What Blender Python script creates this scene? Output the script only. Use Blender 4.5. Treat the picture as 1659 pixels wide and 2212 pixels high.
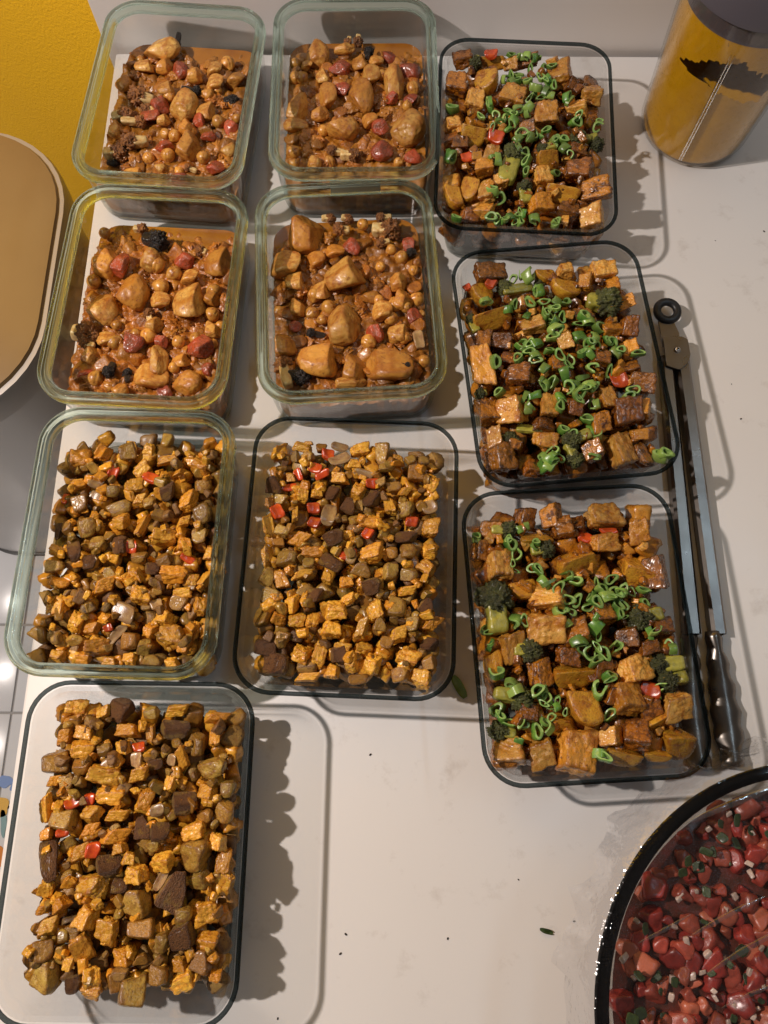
import bpy, bmesh, math, random
import numpy as np
from mathutils import Vector, Matrix, Euler, noise

# ---------------------------------------------------------------- camera, light, exposure
scene = bpy.context.scene
for o in list(bpy.data.objects):
    bpy.data.objects.remove(o)
col = scene.collection

cam_data = bpy.data.cameras.new("camera")
cam = bpy.data.objects.new("camera", cam_data)
col.objects.link(cam)
cam_data.sensor_fit = 'VERTICAL'
cam_data.sensor_height = 32.0
cam_data.lens = 32.0 * 1665.34 / 2212.0
cam_data.clip_start = 0.02
cam_data.clip_end = 50
cam.matrix_world = Matrix.Translation((0, 0, 0.6493)) @ Matrix.Rotation(0.30639, 4, 'X') @ Matrix.Rotation(0.00566, 4, 'Z')
scene.camera = cam

world = bpy.data.worlds.new("World")
scene.world = world
world.use_nodes = True
wn = world.node_tree.nodes
wn["Background"].inputs[0].default_value = (1.0, 0.88, 0.78, 1)
wn["Background"].inputs[1].default_value = 0.12

def lamp(name, kind, loc, energy, color, size):
    d = bpy.data.lights.new(name, kind)
    d.energy = energy
    d.color = color
    o = bpy.data.objects.new(name, d)
    o.location = loc
    col.objects.link(o)
    if kind == 'POINT':
        d.shadow_soft_size = size
    else:
        d.shape = 'RECTANGLE'
        d.size, d.size_y = size
        o.rotation_euler = (Vector((0.05, 0.25, 0)) - Vector(loc)).to_track_quat('-Z', 'Y').to_euler()
    return o
lamp("ceiling_lamp", 'POINT', (-1.03, 0.26, 1.203), 85.0, (1.0, 0.885, 0.81), 0.022)
strip = lamp("cool_strip_lamp", 'AREA', (0.92, 0.70, 1.50), 3.8, (0.58, 0.80, 1.0), (0.035, 1.15))
strip.rotation_euler = (0.0, math.radians(32), 0.0)

scene.view_settings.view_transform = 'Standard'
scene.view_settings.look = 'None'
scene.view_settings.exposure = 0.0
scene.view_settings.gamma = 1.0
scene.render.engine = 'CYCLES'
cy = scene.cycles
cy.max_bounces = 14
cy.diffuse_bounces = 3
cy.glossy_bounces = 4
cy.transmission_bounces = 10
cy.transparent_max_bounces = 28
cy.caustics_reflective = False
cy.caustics_refractive = False
cy.sample_clamp_indirect = 4.0
cy.use_denoising = True
try:
    cy.denoiser = 'OPENIMAGEDENOISE'
except Exception:
    pass

# ---------------------------------------------------------------- materials
def newmat(name):
    m = bpy.data.materials.new(name)
    m.use_nodes = True
    nt = m.node_tree
    return m, nt, nt.nodes, nt.links, nt.nodes["Principled BSDF"]

def texvec(nt, scale=1.0):
    N, L = nt.nodes, nt.links
    tc = N.new("ShaderNodeTexCoord")
    oi = N.new("ShaderNodeObjectInfo")
    geo = N.new("ShaderNodeNewGeometry")
    ad = N.new("ShaderNodeMath"); ad.operation = 'ADD'
    L.new(oi.outputs["Random"], ad.inputs[0]); L.new(geo.outputs["Random Per Island"], ad.inputs[1])
    fr = N.new("ShaderNodeMath"); fr.operation = 'FRACT'
    L.new(ad.outputs[0], fr.inputs[0])
    mu = N.new("ShaderNodeMath"); mu.operation = 'MULTIPLY'; mu.inputs[1].default_value = 40.0
    L.new(fr.outputs[0], mu.inputs[0])
    sc = N.new("ShaderNodeVectorMath"); sc.operation = 'SCALE'; sc.inputs["Scale"].default_value = scale
    L.new(tc.outputs["Object"], sc.inputs[0])
    av = N.new("ShaderNodeVectorMath"); av.operation = 'ADD'
    L.new(sc.outputs[0], av.inputs[0]); L.new(mu.outputs[0], av.inputs[1])
    return av.outputs[0], fr.outputs[0], geo

def rgb(c):
    return (c[0], c[1], c[2], 1.0)

def mix(nt, fac, a, b):
    n = nt.nodes.new("ShaderNodeMix"); n.data_type = 'RGBA'
    for s, v in ((n.inputs[0], fac), (n.inputs[6], a), (n.inputs[7], b)):
        if isinstance(v, (tuple, list)):
            s.default_value = rgb(v)
        elif isinstance(v, (int, float)):
            s.default_value = v
        else:
            nt.links.new(v, s)
    return n.outputs[2]

def noise_tex(nt, vec, scale, detail=4, rough=0.6):
    n = nt.nodes.new("ShaderNodeTexNoise")
    n.inputs["Scale"].default_value = scale
    n.inputs["Detail"].default_value = detail
    n.inputs["Roughness"].default_value = rough
    nt.links.new(vec, n.inputs["Vector"])
    return n.outputs["Fac"]

def ramp(nt, fac, lo, hi):
    n = nt.nodes.new("ShaderNodeMapRange")
    n.inputs["From Min"].default_value = lo
    n.inputs["From Max"].default_value = hi
    nt.links.new(fac, n.inputs["Value"])
    return n.outputs[0]

def food(name, c1, c2, rough=0.42, s1=1.6, lo=0.38, hi=0.66, speck=None, speck_t=(0.64, 0.70), edge=None, edge_t=(0.80, 1.0),
         vary=0.45, coat=0.15, bump=0.25, bs=9.0, scale=1.0, sss=0.0, alt=None, pit=None, smear=None, skin=None):
    m, nt, N, L, B = newmat(name)
    vec, rnd, geo = texvec(nt, scale)
    f = ramp(nt, noise_tex(nt, vec, s1), lo, hi)
    c = mix(nt, f, c1, c2)
    if alt is not None:
        hm = nt.nodes.new('ShaderNodeMath'); hm.operation = 'MULTIPLY_ADD'; hm.inputs[1].default_value = 7.13; hm.inputs[2].default_value = .37
        L.new(rnd, hm.inputs[0])
        hf = nt.nodes.new('ShaderNodeMath'); hf.operation = 'FRACT'; L.new(hm.outputs[0], hf.inputs[0])
        c = mix(nt, ramp(nt, hf.outputs[0], .25, 1.0), c, alt)
    if skin is not None:
        sx = N.new('ShaderNodeSeparateXYZ'); tcs = N.new('ShaderNodeTexCoord'); L.new(tcs.outputs['Object'], sx.inputs[0])
        ma = N.new('ShaderNodeMath'); ma.operation = 'MULTIPLY_ADD'; ma.inputs[1].default_value = 1.6
        L.new(noise_tex(nt, vec, 1.5, 3), ma.inputs[0]); L.new(sx.outputs[2], ma.inputs[2])
        c = mix(nt, ramp(nt, ma.outputs[0], 1.20, 1.45), c, skin)
    if smear is not None:
        c = mix(nt, ramp(nt, noise_tex(nt, vec, smear[1], 5, .65), smear[2], smear[3]), c, smear[0])
    if edge is not None:
        at = nt.nodes.new("ShaderNodeAttribute"); at.attribute_name = 'edge'
        e = ramp(nt, at.outputs["Fac"], *edge_t)
        em = nt.nodes.new("ShaderNodeMath"); em.operation = 'MULTIPLY'
        L.new(e, em.inputs[0]); L.new(ramp(nt, noise_tex(nt, vec, 2.6), 0.32, 0.55), em.inputs[1])
        c = mix(nt, em.outputs[0], c, edge)
    if speck is not None:
        s = ramp(nt, noise_tex(nt, vec, 4.6, 4, .7), *speck_t)
        c = mix(nt, s, c, speck)
    if pit is not None:
        c = mix(nt, ramp(nt, noise_tex(nt, vec, 8.5, 4, .7), .56, .66), c, pit)
    hs = N.new("ShaderNodeHueSaturation")
    mv = N.new("ShaderNodeMapRange"); mv.inputs["To Min"].default_value = 1.0 - vary; mv.inputs["To Max"].default_value = 1.0 + vary * 0.5
    L.new(rnd, mv.inputs["Value"]); L.new(mv.outputs[0], hs.inputs["Value"])
    L.new(c, hs.inputs["Color"])
    L.new(hs.outputs[0], B.inputs["Base Color"])
    rr = N.new("ShaderNodeMapRange"); rr.inputs["To Min"].default_value = max(0.08, rough - 0.2); rr.inputs["To Max"].default_value = rough + 0.2
    L.new(noise_tex(nt, vec, 3.0, 3), rr.inputs["Value"]); L.new(rr.outputs[0], B.inputs["Roughness"])
    B.inputs["Coat Weight"].default_value = coat
    B.inputs["Coat Roughness"].default_value = 0.22
    if sss:
        B.inputs["Subsurface Weight"].default_value = sss
        B.inputs["Subsurface Scale"].default_value = 0.004
        B.inputs["Subsurface Radius"].default_value = (1.0, 0.5, 0.2)
    bp = N.new("ShaderNodeBump"); bp.inputs["Strength"].default_value = bump; bp.inputs["Distance"].default_value = 0.12 / scale if scale != 1 else 0.12
    L.new(noise_tex(nt, vec, bs, 5), bp.inputs["Height"]); L.new(bp.outputs[0], B.inputs["Normal"])
    return m

M = {}
TEM = dict(pit=(0.40, 0.14, 0.012), smear=((0.46, 0.155, 0.012), 1.7, .555, .66), c1=(0.90, 0.50, 0.055), c2=(0.70, 0.31, 0.022), alt=(0.70, 0.28, 0.020), rough=0.34, speck=(0.18, 0.05, 0.008), speck_t=(.60, .70), edge=(0.38, 0.115, 0.010), vary=0.3, coat=.4)
POT = dict(pit=(0.17, 0.080, 0.016), smear=((0.26, 0.12, 0.020), 1.5, .55, .66), c1=(0.52, 0.34, 0.065), c2=(0.38, 0.21, 0.034), alt=(0.38, 0.165, 0.024), rough=0.32, speck=(0.12, 0.05, 0.015), speck_t=(.59, .69), edge=(0.20, 0.075, 0.014), vary=0.35, coat=.4)
DAR = dict(pit=(0.26, 0.13, 0.05), c1=(0.42, 0.25, 0.05), c2=(0.28, 0.15, 0.03), skin=(0.20, 0.088, 0.034), alt=(0.22, 0.10, 0.03), edge=(.10, .036, .014), rough=0.48, speck=(0.05, 0.022, 0.014), speck_t=(.56, .66), vary=0.35, bump=.6, coat=.08)
TOF = dict(pit=(0.42, 0.13, 0.011), smear=((0.46, 0.145, 0.010), 1.2, .53, .66), c1=(0.84, 0.48, 0.11), c2=(0.66, 0.27, 0.024), alt=(0.70, 0.28, 0.018), rough=0.28, speck=(0.13, 0.034, 0.007), speck_t=(0.61, 0.69), edge=(0.20, 0.052, 0.007), vary=0.4, coat=0.7)
TDK = dict(pit=(0.075, 0.022, 0.005), smear=((0.10, 0.028, 0.006), 1.4, .50, .62), c1=(0.42, 0.135, 0.010), c2=(0.18, 0.050, 0.006), alt=(0.56, 0.21, 0.014), rough=0.24, speck=(0.04, 0.012, 0.006), speck_t=(0.57, 0.67), edge=(0.05, 0.015, 0.005), vary=0.45, coat=0.85)
for key, par in (('tempeh', TEM), ('potato', POT), ('dark', DAR), ('tofu', TOF), ('tofu_dark', TDK)):
    M[key] = food(key, **par)
    q = dict(par); q['scale'] = 110.0
    M[key + '_bed'] = food(key + '_bed', **q)
M['yellow_potato'] = food('yellow_potato', (0.68, 0.36, 0.03), (0.50, 0.20, 0.018), pit=(0.40, 0.14, 0.012), smear=((0.34, 0.11, 0.012), 1.4, .54, .62), rough=0.28, speck=(0.20, 0.055, 0.01), speck_t=(.58, .68), edge=(0.17, 0.045, 0.010), vary=0.3, coat=0.4, s1=1.2)
M['stew_potato'] = food('stew_potato', (0.80, 0.48, 0.12), (0.62, 0.27, 0.040), pit=(0.60, 0.26, 0.035), smear=((0.40, 0.13, 0.018), 1.1, .50, .64), alt=(0.60, 0.25, 0.032), edge=(0.46, 0.16, 0.02), rough=0.42, speck=(0.28, 0.08, 0.018), speck_t=(0.56, 0.68), vary=0.25, coat=0.2, s1=1.3, bump=0.12, sss=0.0)
M['chickpea'] = food('chickpea', (0.72, 0.36, 0.065), (0.54, 0.20, 0.025), smear=((0.38, 0.125, 0.02), 1.6, .54, .62), rough=0.34, vary=0.35, coat=0.35, bump=0.1, speck=(0.25, 0.07, 0.02))
M['tomato'] = food('tomato', (0.56, 0.085, 0.028), (0.28, 0.07, 0.025), rough=0.26, vary=0.35, coat=0.6, bump=0.3)
M['salsa_tomato'] = food('salsa_tomato', (0.36, 0.040, 0.028), (0.22, 0.025, 0.020), alt=(0.54, 0.15, 0.08), rough=0.34, vary=0.45, coat=0.35, bump=0.12)
M['pepper'] = food('pepper', (0.62, 0.085, 0.012), (0.48, 0.045, 0.01), rough=0.2, vary=0.35, coat=0.6, bump=0.08)
M['onion'] = food('onion', (0.46, 0.30, 0.13), (0.30, 0.15, 0.07), rough=0.22, vary=0.35, coat=0.6, bump=0.1)
M['scallion'] = food('scallion', (0.14, 0.30, 0.040), (0.055, 0.165, 0.026), alt=(0.30, 0.42, 0.09), rough=0.30, vary=0.45, coat=0.35, bump=0.08, s1=0.9)
M['scallion_in'] = food('scallion_inner', (0.33, 0.48, 0.14), (0.18, 0.36, 0.08), rough=0.35, vary=0.3, coat=0.2, bump=0.08)
M['broc_head'] = food('broccoli_head', (0.11, 0.12, 0.025), (0.045, 0.045, 0.014), rough=0.5, vary=0.4, coat=0.2, bump=0.5, bs=14)
M['broc_stem'] = food('broccoli_stem', (0.40, 0.36, 0.055), (0.24, 0.22, 0.03), rough=0.28, vary=0.35, coat=0.4, bump=0.15)
M['cauli_head'] = food('cauliflower_head', (0.44, 0.17, 0.035), (0.16, 0.055, 0.018), rough=0.45, vary=0.45, coat=0.25, bump=0.5, bs=14)
M['cauli_stem'] = food('cauliflower_stem', (0.74, 0.56, 0.25), (0.58, 0.32, 0.09), rough=0.35, vary=0.25, coat=0.3, bump=0.15)
M['char'] = food('charred', (0.022, 0.018, 0.016), (0.05, 0.030, 0.020), rough=0.4, vary=0.3, coat=0.25, bump=0.6, bs=12)
M['sauce'] = food('stew_sauce', (0.50, 0.170, 0.018), (0.27, 0.078, 0.009), pit=(0.13, 0.038, 0.008), smear=((0.58, 0.25, 0.035), 2.2, .60, .70), alt=(0.50, 0.20, 0.022), rough=0.34, vary=0.45, coat=0.35, bump=0.7, scale=110.0, s1=1.2, bs=5.0, speck=(0.40, 0.17, 0.05), speck_t=(0.60, 0.72))
M['salsa_mush'] = food('salsa_mush', (0.20, 0.040, 0.026), (0.09, 0.035, 0.020), rough=0.25, vary=0.3, coat=0.5, bump=0.4, scale=110.0, s1=1.0)
M['herb'] = food('herb', (0.045, 0.075, 0.02), (0.025, 0.04, 0.012), rough=0.4, vary=0.4, coat=0.2)
M['white_onion'] = food('white_onion', (0.62, 0.48, 0.40), (0.50, 0.36, 0.30), rough=0.25, vary=0.35, coat=0.4, bump=0.08)

def plain(name, c, rough=0.5, metal=0.0, c2=None, s=8.0, bump=0.0, bs=60.0, lo=0.35, hi=0.65, coat=0.0, bd=0.002):
    m, nt, N, L, B = newmat(name)
    tc = N.new("ShaderNodeTexCoord")
    v = tc.outputs["Object"]
    if c2 is not None:
        L.new(mix(nt, ramp(nt, noise_tex(nt, v, s), lo, hi), c, c2), B.inputs["Base Color"])
    else:
        B.inputs["Base Color"].default_value = rgb(c)
    rr = N.new("ShaderNodeMapRange"); rr.inputs["To Min"].default_value = max(0.03, rough - 0.08); rr.inputs["To Max"].default_value = rough + 0.08
    L.new(noise_tex(nt, v, s * 2.3), rr.inputs["Value"]); L.new(rr.outputs[0], B.inputs["Roughness"])
    B.inputs["Metallic"].default_value = metal
    B.inputs["Coat Weight"].default_value = coat
    if bump:
        bp = N.new("ShaderNodeBump"); bp.inputs["Strength"].default_value = bump; bp.inputs["Distance"].default_value = bd
        L.new(noise_tex(nt, v, bs, 4), bp.inputs["Height"]); L.new(bp.outputs[0], B.inputs["Normal"])
    return m

def thin_glass(name, tint, rough=0.02, bump=0.0, bs=30.0, extra=0.0):
    m, nt, N, L, B = newmat(name)
    out = N["Material Output"]
    N.remove(B)
    tr = N.new("ShaderNodeBsdfTransparent"); tr.inputs[0].default_value = rgb(tint)
    gl = N.new("ShaderNodeBsdfGlossy"); gl.inputs["Roughness"].default_value = rough
    geo = N.new("ShaderNodeNewGeometry")
    ior = N.new("ShaderNodeMapRange"); ior.inputs["To Min"].default_value = 1.5; ior.inputs["To Max"].default_value = 1 / 1.5
    L.new(geo.outputs["Backfacing"], ior.inputs["Value"])
    fr = N.new("ShaderNodeFresnel"); L.new(ior.outputs[0], fr.inputs["IOR"])
    fac = fr.outputs[0]
    if extra:
        ad = N.new("ShaderNodeMath"); ad.operation = 'ADD'; ad.inputs[1].default_value = extra; ad.use_clamp = True
        L.new(fac, ad.inputs[0]); fac = ad.outputs[0]
    if bump:
        tc = N.new("ShaderNodeTexCoord")
        bp = N.new("ShaderNodeBump"); bp.inputs["Strength"].default_value = bump; bp.inputs["Distance"].default_value = 0.003
        L.new(noise_tex(nt, tc.outputs["Object"], bs, 3), bp.inputs["Height"])
        L.new(bp.outputs[0], gl.inputs["Normal"]); L.new(bp.outputs[0], fr.inputs["Normal"])
    ms = N.new("ShaderNodeMixShader")
    L.new(fac, ms.inputs[0]); L.new(tr.outputs[0], ms.inputs[1]); L.new(gl.outputs[0], ms.inputs[2])
    L.new(ms.outputs[0], out.inputs[0])
    return m

def solid_glass(name, tint, rough=0.0, clear=0.35, ctint=None):
    m, nt, N, L, B = newmat(name)
    out = N["Material Output"]
    N.remove(B)
    g = N.new("ShaderNodeBsdfGlass"); g.inputs["Color"].default_value = rgb(tint); g.inputs["IOR"].default_value = 1.5
    g.inputs["Roughness"].default_value = rough
    tr = N.new("ShaderNodeBsdfTransparent"); tr.inputs[0].default_value = rgb(ctint or tint)
    ms = N.new("ShaderNodeMixShader"); ms.inputs[0].default_value = clear
    L.new(g.outputs[0], ms.inputs[1]); L.new(tr.outputs[0], ms.inputs[2])
    L.new(ms.outputs[0], out.inputs[0])
    return m

M['glass_wall'] = thin_glass('glass_wall', (0.955, 0.965, 0.958), bump=0.25, bs=22.0)
M['glass_wall_dark'] = thin_glass('glass_wall_dark', (0.945, 0.95, 0.95), bump=0.25, bs=22.0)
M['rim_green'] = solid_glass('rim_green', (0.88, 0.97, 0.93), clear=0.36)
M['base_glass'] = solid_glass('base_glass', (0.96, 0.98, 0.97), clear=0.55)
M['rim_dark'] = solid_glass('rim_dark', (0.10, 0.125, 0.13), clear=0.34, ctint=(0.74, 0.79, 0.80))  # tint darkened to imitate the dim room refracted in the rim
M['bowl_glass'] = thin_glass('bowl_glass', (0.90, 0.90, 0.88))
M['film'] = thin_glass('cling_film', (0.96, 0.96, 0.965), rough=0.06, bump=0.04, bs=30.0, extra=0.0)
M['jar_glass'] = thin_glass('jar_clear_wall', (0.95, 0.93, 0.90), rough=0.06)

# ---------------------------------------------------------------- mesh helpers
def link(name, me, parent=None, mats=()):
    o = bpy.data.objects.new(name, me)
    col.objects.link(o)
    for m in mats:
        if m.name not in [x.name for x in me.materials if x]:
            me.materials.append(m)
    if parent is not None:
        o.parent = parent
    return o

def tag(o, label, cat=None, group=None, kind=None):
    o["label"] = label
    if cat: o["category"] = cat
    if group: o["group"] = group
    if kind: o["kind"] = kind
    return o

def empty(name, loc=(0, 0, 0), rz=0.0):
    o = bpy.data.objects.new(name, None)
    o.empty_display_size = 0.01
    o.location = loc
    o.rotation_euler = (0, 0, rz)
    col.objects.link(o)
    return o

def mesh(name, verts, faces, smooth=True, sharp=None):
    me = bpy.data.meshes.new(name)
    me.from_pydata([tuple(v) for v in verts], [], faces)
    me.update()
    if smooth:
        me.polygons.foreach_set("use_smooth", [True] * len(me.polygons))
        if sharp:
            me.set_sharp_from_angle(angle=math.radians(sharp))
    return me

def rr_ring(hw, hl, r, z, n=7):
    """rounded rectangle ring, counter-clockwise"""
    pts = []
    for cx, cy_, a0 in ((hw - r, hl - r, 0), (-hw + r, hl - r, 90), (-hw + r, -hl + r, 180), (hw - r, -hl + r, 270)):
        for i in range(n + 1):
            a = math.radians(a0 + 90.0 * i / n)
            pts.append((cx + r * math.cos(a), cy_ + r * math.sin(a), z))
    return pts

def bridge(rings, close_start=False, close_end=False, loop=False):
    n = len(rings[0]); v = [p for r in rings for p in r]; f = []
    m = len(rings)
    for i in range(m if loop else m - 1):
        a, b = i * n, ((i + 1) % m) * n
        for j in range(n):
            k = (j + 1) % n
            f.append((a + j, a + k, b + k, b + j))
    if close_start: f.append(tuple(reversed(range(n))))
    if close_end: f.append(tuple((m - 1) * n + j for j in range(n)))
    return v, f

def lathe(profile, n=48, close=False, a0=0.0):
    rings = [[(r * math.cos(a0 + 2 * math.pi * j / n), r * math.sin(a0 + 2 * math.pi * j / n), z) for j in range(n)] for r, z in profile]
    return bridge(rings, loop=close)

def box_mesh(name, lo, hi, bevel=0.0, seg=2):
    bm = bmesh.new()
    bmesh.ops.create_cube(bm, size=1.0)
    for v in bm.verts:
        for i in range(3):
            v.co[i] = lo[i] + (v.co[i] + 0.5) * (hi[i] - lo[i])
    if bevel:
        bmesh.ops.bevel(bm, geom=bm.edges[:], offset=bevel, segments=seg, affect='EDGES', profile=0.5)
    me = bpy.data.meshes.new(name)
    bm.to_mesh(me); bm.free()
    if bevel:
        me.polygons.foreach_set("use_smooth", [True] * len(me.polygons))
        me.set_sharp_from_angle(angle=math.radians(40))
    return me

_ico = {}
def ico(sub):
    if sub not in _ico:
        bm = bmesh.new()
        bmesh.ops.create_icosphere(bm, subdivisions=sub, radius=1.0)
        bm.verts.ensure_lookup_table()
        V = np.array([v.co[:] for v in bm.verts]); V /= np.linalg.norm(V, axis=1)[:, None]
        F = [tuple(x.index for x in f.verts) for f in bm.faces]
        bm.free()
        _ico[sub] = (V, F)
    return _ico[sub]

def chunk(seed, planes, p=12.0, sub=4, n1=(1.3, 0.06), n2=(4.0, 0.025), vor=None, sphere=None):
    """a cut lump: soft intersection of half-spaces seen from the centre"""
    V, F = ico(sub)
    acc = np.zeros(len(V)); terms = []
    for n, d in planes:
        n = np.array(n, float); n /= np.linalg.norm(n)
        terms.append(np.maximum(0, V @ n / d)); acc += terms[-1] ** p
    if sphere:
        terms.append(np.full(len(V), 1.0 / sphere)); acc += (1.0 / sphere) ** p
    if len(terms) > 1:
        T_ = np.sort(np.array(terms), axis=0); chunk.edge = T_[-2] / np.maximum(T_[-1], 1e-6)
    else:
        chunk.edge = np.zeros(len(V))
    r = acc ** (-1.0 / p)
    P = V * r[:, None]
    off = seed * 7.31
    out = []
    for v, d in zip(P, V):
        q = Vector((v[0] + off, v[1] - off, v[2] + 0.5 * off))
        k = n1[1] * noise.noise(q * n1[0]) + n2[1] * noise.noise(q * n2[0])
        if vor:
            k += vor[1] * (0.45 - noise.voronoi(q * vor[0])[0][0])
        out.append(v + d * k)
    out = np.array(out)
    return out, F

def cube_planes(rng, jit=0.12, dj=0.12):
    P = []
    for ax in range(3):
        for s in (-1, 1):
            n = [rng.uniform(-jit, jit) for _ in range(3)]; n[ax] = s
            P.append((n, 1.0 - rng.uniform(0, dj)))
    return P

def norm_box(V):
    lo, hi = V.min(0), V.max(0)
    return (V - (lo + hi) / 2) / ((hi - lo) / 2)

SHAPES = {}
def shape(kind, i, sub=4):
    key = (kind, i, sub)
    if key in SHAPES: return SHAPES[key]
    rng = random.Random(hash(kind) % 1 + i * 131 + sum(map(ord, kind)) * 17)
    s = i + sum(map(ord, kind)) % 50
    if kind == 'tempeh':
        V, F = chunk(s, cube_planes(rng, 0.28, 0.25), 10, sub, (1.3, 0.16), (5, 0.05), (2.6, 0.20))
    elif kind == 'potato':
        pl = cube_planes(rng, 0.38, 0.35)
        if i % 2: pl = pl[:4] + [((rng.uniform(-.8, .8), rng.uniform(-.8, .8), 1), 0.65)]
        V, F = chunk(s, pl, 15, sub, (1.1, 0.09), (4, 0.04), (5.0, 0.04), 1.22)
    elif kind == 'tofu':
        V, F = chunk(s, cube_planes(rng, 0.20, 0.18), 15, sub, (1.2, 0.16), (3.6, 0.08), (4.0, 0.10))
    elif kind == 'dice':
        V, F = chunk(s, cube_planes(rng, 0.45, 0.4), 14, sub, (1.2, 0.16), (4, 0.05), None, 1.2)
    elif kind == 'wedge':
        if i % 2: pl = [((rng.uniform(-.2, .2), .75, .65), rng.uniform(.10, .2)), ((rng.uniform(-.2, .2), -.75, .65), rng.uniform(.12, .3)), ((0, 0, -1), .6)]
        else: pl = [((rng.uniform(-.3, .3), rng.uniform(-.3, .3), 1), rng.uniform(.12, .25)), ((rng.uniform(-.3, .3), 1, 0), rng.uniform(.2, .45)), ((0, 0, -1), .6)]
        if i % 3 == 0: pl.append(((1, rng.uniform(-.4, .4), rng.uniform(-.3, .5)), rng.uniform(.4, .7)))
        V, F = chunk(s, pl, 26, sub, (1.0, 0.07), (4, 0.03), None, 1.0)
    elif kind == 'stew':
        pl = []
        for k in range(rng.randint(4, 6)):
            d = Vector((rng.gauss(0, 1), rng.gauss(0, 1), rng.gauss(0.3, .8))).normalized()
            pl.append((d[:], rng.uniform(.42, .75)))
        V, F = chunk(s, pl, 22, sub, (1.1, 0.09), (4.0, 0.04), (6.0, 0.03), 1.0)
    elif kind == 'lump':
        V, F = chunk(s, [], 8, sub, (1.5, 0.30), (3.5, 0.14), (2.2, 0.2), 1.0)
    elif kind == 'mash':
        V, F = chunk(s, [], 8, sub, (1.7, 0.45), (4.0, 0.22), (3.2, 0.3), 1.0)
    elif kind == 'thin':
        pl = cube_planes(rng, 0.3, 0.2)
        V, F = chunk(s, pl, 12, sub, (1.2, 0.1), (4, 0.02), None, 1.15)
        V[:, 2] += 0.0
        V = norm_box(V); V[:, 2] = V[:, 2] * 0.8 + 0.9 * V[:, 0] ** 2
    elif kind == 'pea':
        V, F = chunk(s, [], 8, sub, (0.9, 0.07), (5, 0.02), None, 1.0)
        d = V / np.linalg.norm(V, axis=1)[:, None]
        V = V * (1 + 0.30 * np.exp(-((1 - d[:, 0]) / 0.05)) - 0.10 * np.exp(-(d[:, 1] / 0.10) ** 2) * (d[:, 0] > -0.3))[:, None]
    elif kind == 'head':
        V, F = chunk(s, [((0, 0, -1), 0.55)], 10, sub, (1.6, 0.30), (5.0, 0.12), (4.5, 0.50), 1.0)
    elif kind == 'stem':
        V, F = chunk(s, [((1, 0, 0), .9), ((-1, 0, 0), .9), ((0, 1, 0), .42), ((0, -1, 0), .42), ((0, 0, 1), .4), ((0, 0, -1), .4)], 6, sub, (1.2, 0.08), (3, 0.05))
    V = norm_box(V)
    me = mesh(kind, V, F)
    E = chunk.edge.copy()
    me.attributes.new('edge', 'FLOAT', 'POINT').data.foreach_set('value', E.astype(np.float32))
    SHAPES[key] = (V, F, me, E)
    return SHAPES[key]

MESH = {}
def kmesh(kind, i, mat, sub=4):
    key = (kind, i, mat, sub)
    if key not in MESH:
        me = shape(kind, i, sub)[2].copy()
        me.materials.append(M[mat])
        MESH[key] = me
    return MESH[key]

def scallion_mesh(i):
    key = ('scallion', i)
    if key in MESH: return MESH[key]
    rng = random.Random(i * 77 + 5)
    n = 26; th = rng.uniform(0.28, 0.42); hgt = rng.uniform(0.3, 0.9); ov = rng.uniform(0.38, 0.9); sl = rng.uniform(-.35, .35)
    opened = i % 5 == 4
    rings = []
    prof = [(1.0, -1), (1.0, 1), (0.97, 1.04), (1 - th, 1.02), (1 - th, -1.02), (0.97, -1.04)]
    def pt(a, r, z):
        w = 1 + 0.14 * math.sin(2 * a + i) + 0.12 * math.sin(3 * a + 2 * i)
        return (r * w * math.cos(a), r * w * ov * math.sin(a), z * hgt + sl * math.cos(a) * (1 if z > 0 else 0.2))
    for k in range(n + (1 if opened else 0)):
        a = 2 * math.pi * k / n * (0.78 if opened else 1.0)
        rings.append([pt(a, r, z) for r, z in prof])
    v, f = bridge(rings, close_start=opened, close_end=opened, loop=not opened)
    me = mesh('scallion', norm_box(np.array(v)) * np.array([1, ov, min(hgt, 1.0)]), f, True, 50)
    me.materials.append(M['scallion']); me.materials.append(M['scallion_in'])
    for q, p in enumerate(me.polygons):
        if q < len(rings) * 6 and (q % 6) in (2, 3, 4): p.material_index = 1
    MESH[key] = me
    return me

# ---------------------------------------------------------------- setting: floor, wall, back panel, table
rng0 = random.Random(4)
FLOOR_Z = -0.74
M['grout'] = plain('grout', (0.42, 0.41, 0.40), 0.8, c2=(0.34, 0.33, 0.32))
M['tile'] = plain('white_tile', (0.74, 0.75, 0.77), 0.22, c2=(0.70, 0.71, 0.73), bump=0.05, bs=20)
M['wall'] = plain('yellow_paint', (0.97, 0.55, 0.003), 0.8, c2=(0.94, 0.52, 0.003), s=3, bump=0.45, bs=330.0, bd=0.004)
M['panel'] = plain('white_panel', (0.90, 0.87, 0.85), 0.45, c2=(0.88, 0.85, 0.83), s=3)
floor = link('floor', box_mesh('floor', (-2.2, -1.2, FLOOR_Z - 0.05), (1.6, 1.55, FLOOR_Z - 0.004)), None, [M['grout']])
floor["kind"] = "structure"; tag(floor, 'white square tiled floor below the table', kind='structure')
tile_me = box_mesh('tile', (-0.0752, -0.0752, -0.012), (0.0752, 0.0752, 0.0), 0.0015)
tile_me.materials.append(M['tile'])
tx, ty, ts = -0.648 + 0.077, 0.068 + 0.077, 0.154
for i in range(-5, 3):
    for j in range(-5, 8):
        t = link('tile', tile_me, floor)
        t.location = (tx + i * ts, ty + j * ts, FLOOR_Z + rng0.uniform(-0.0006, 0.0006))
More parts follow.
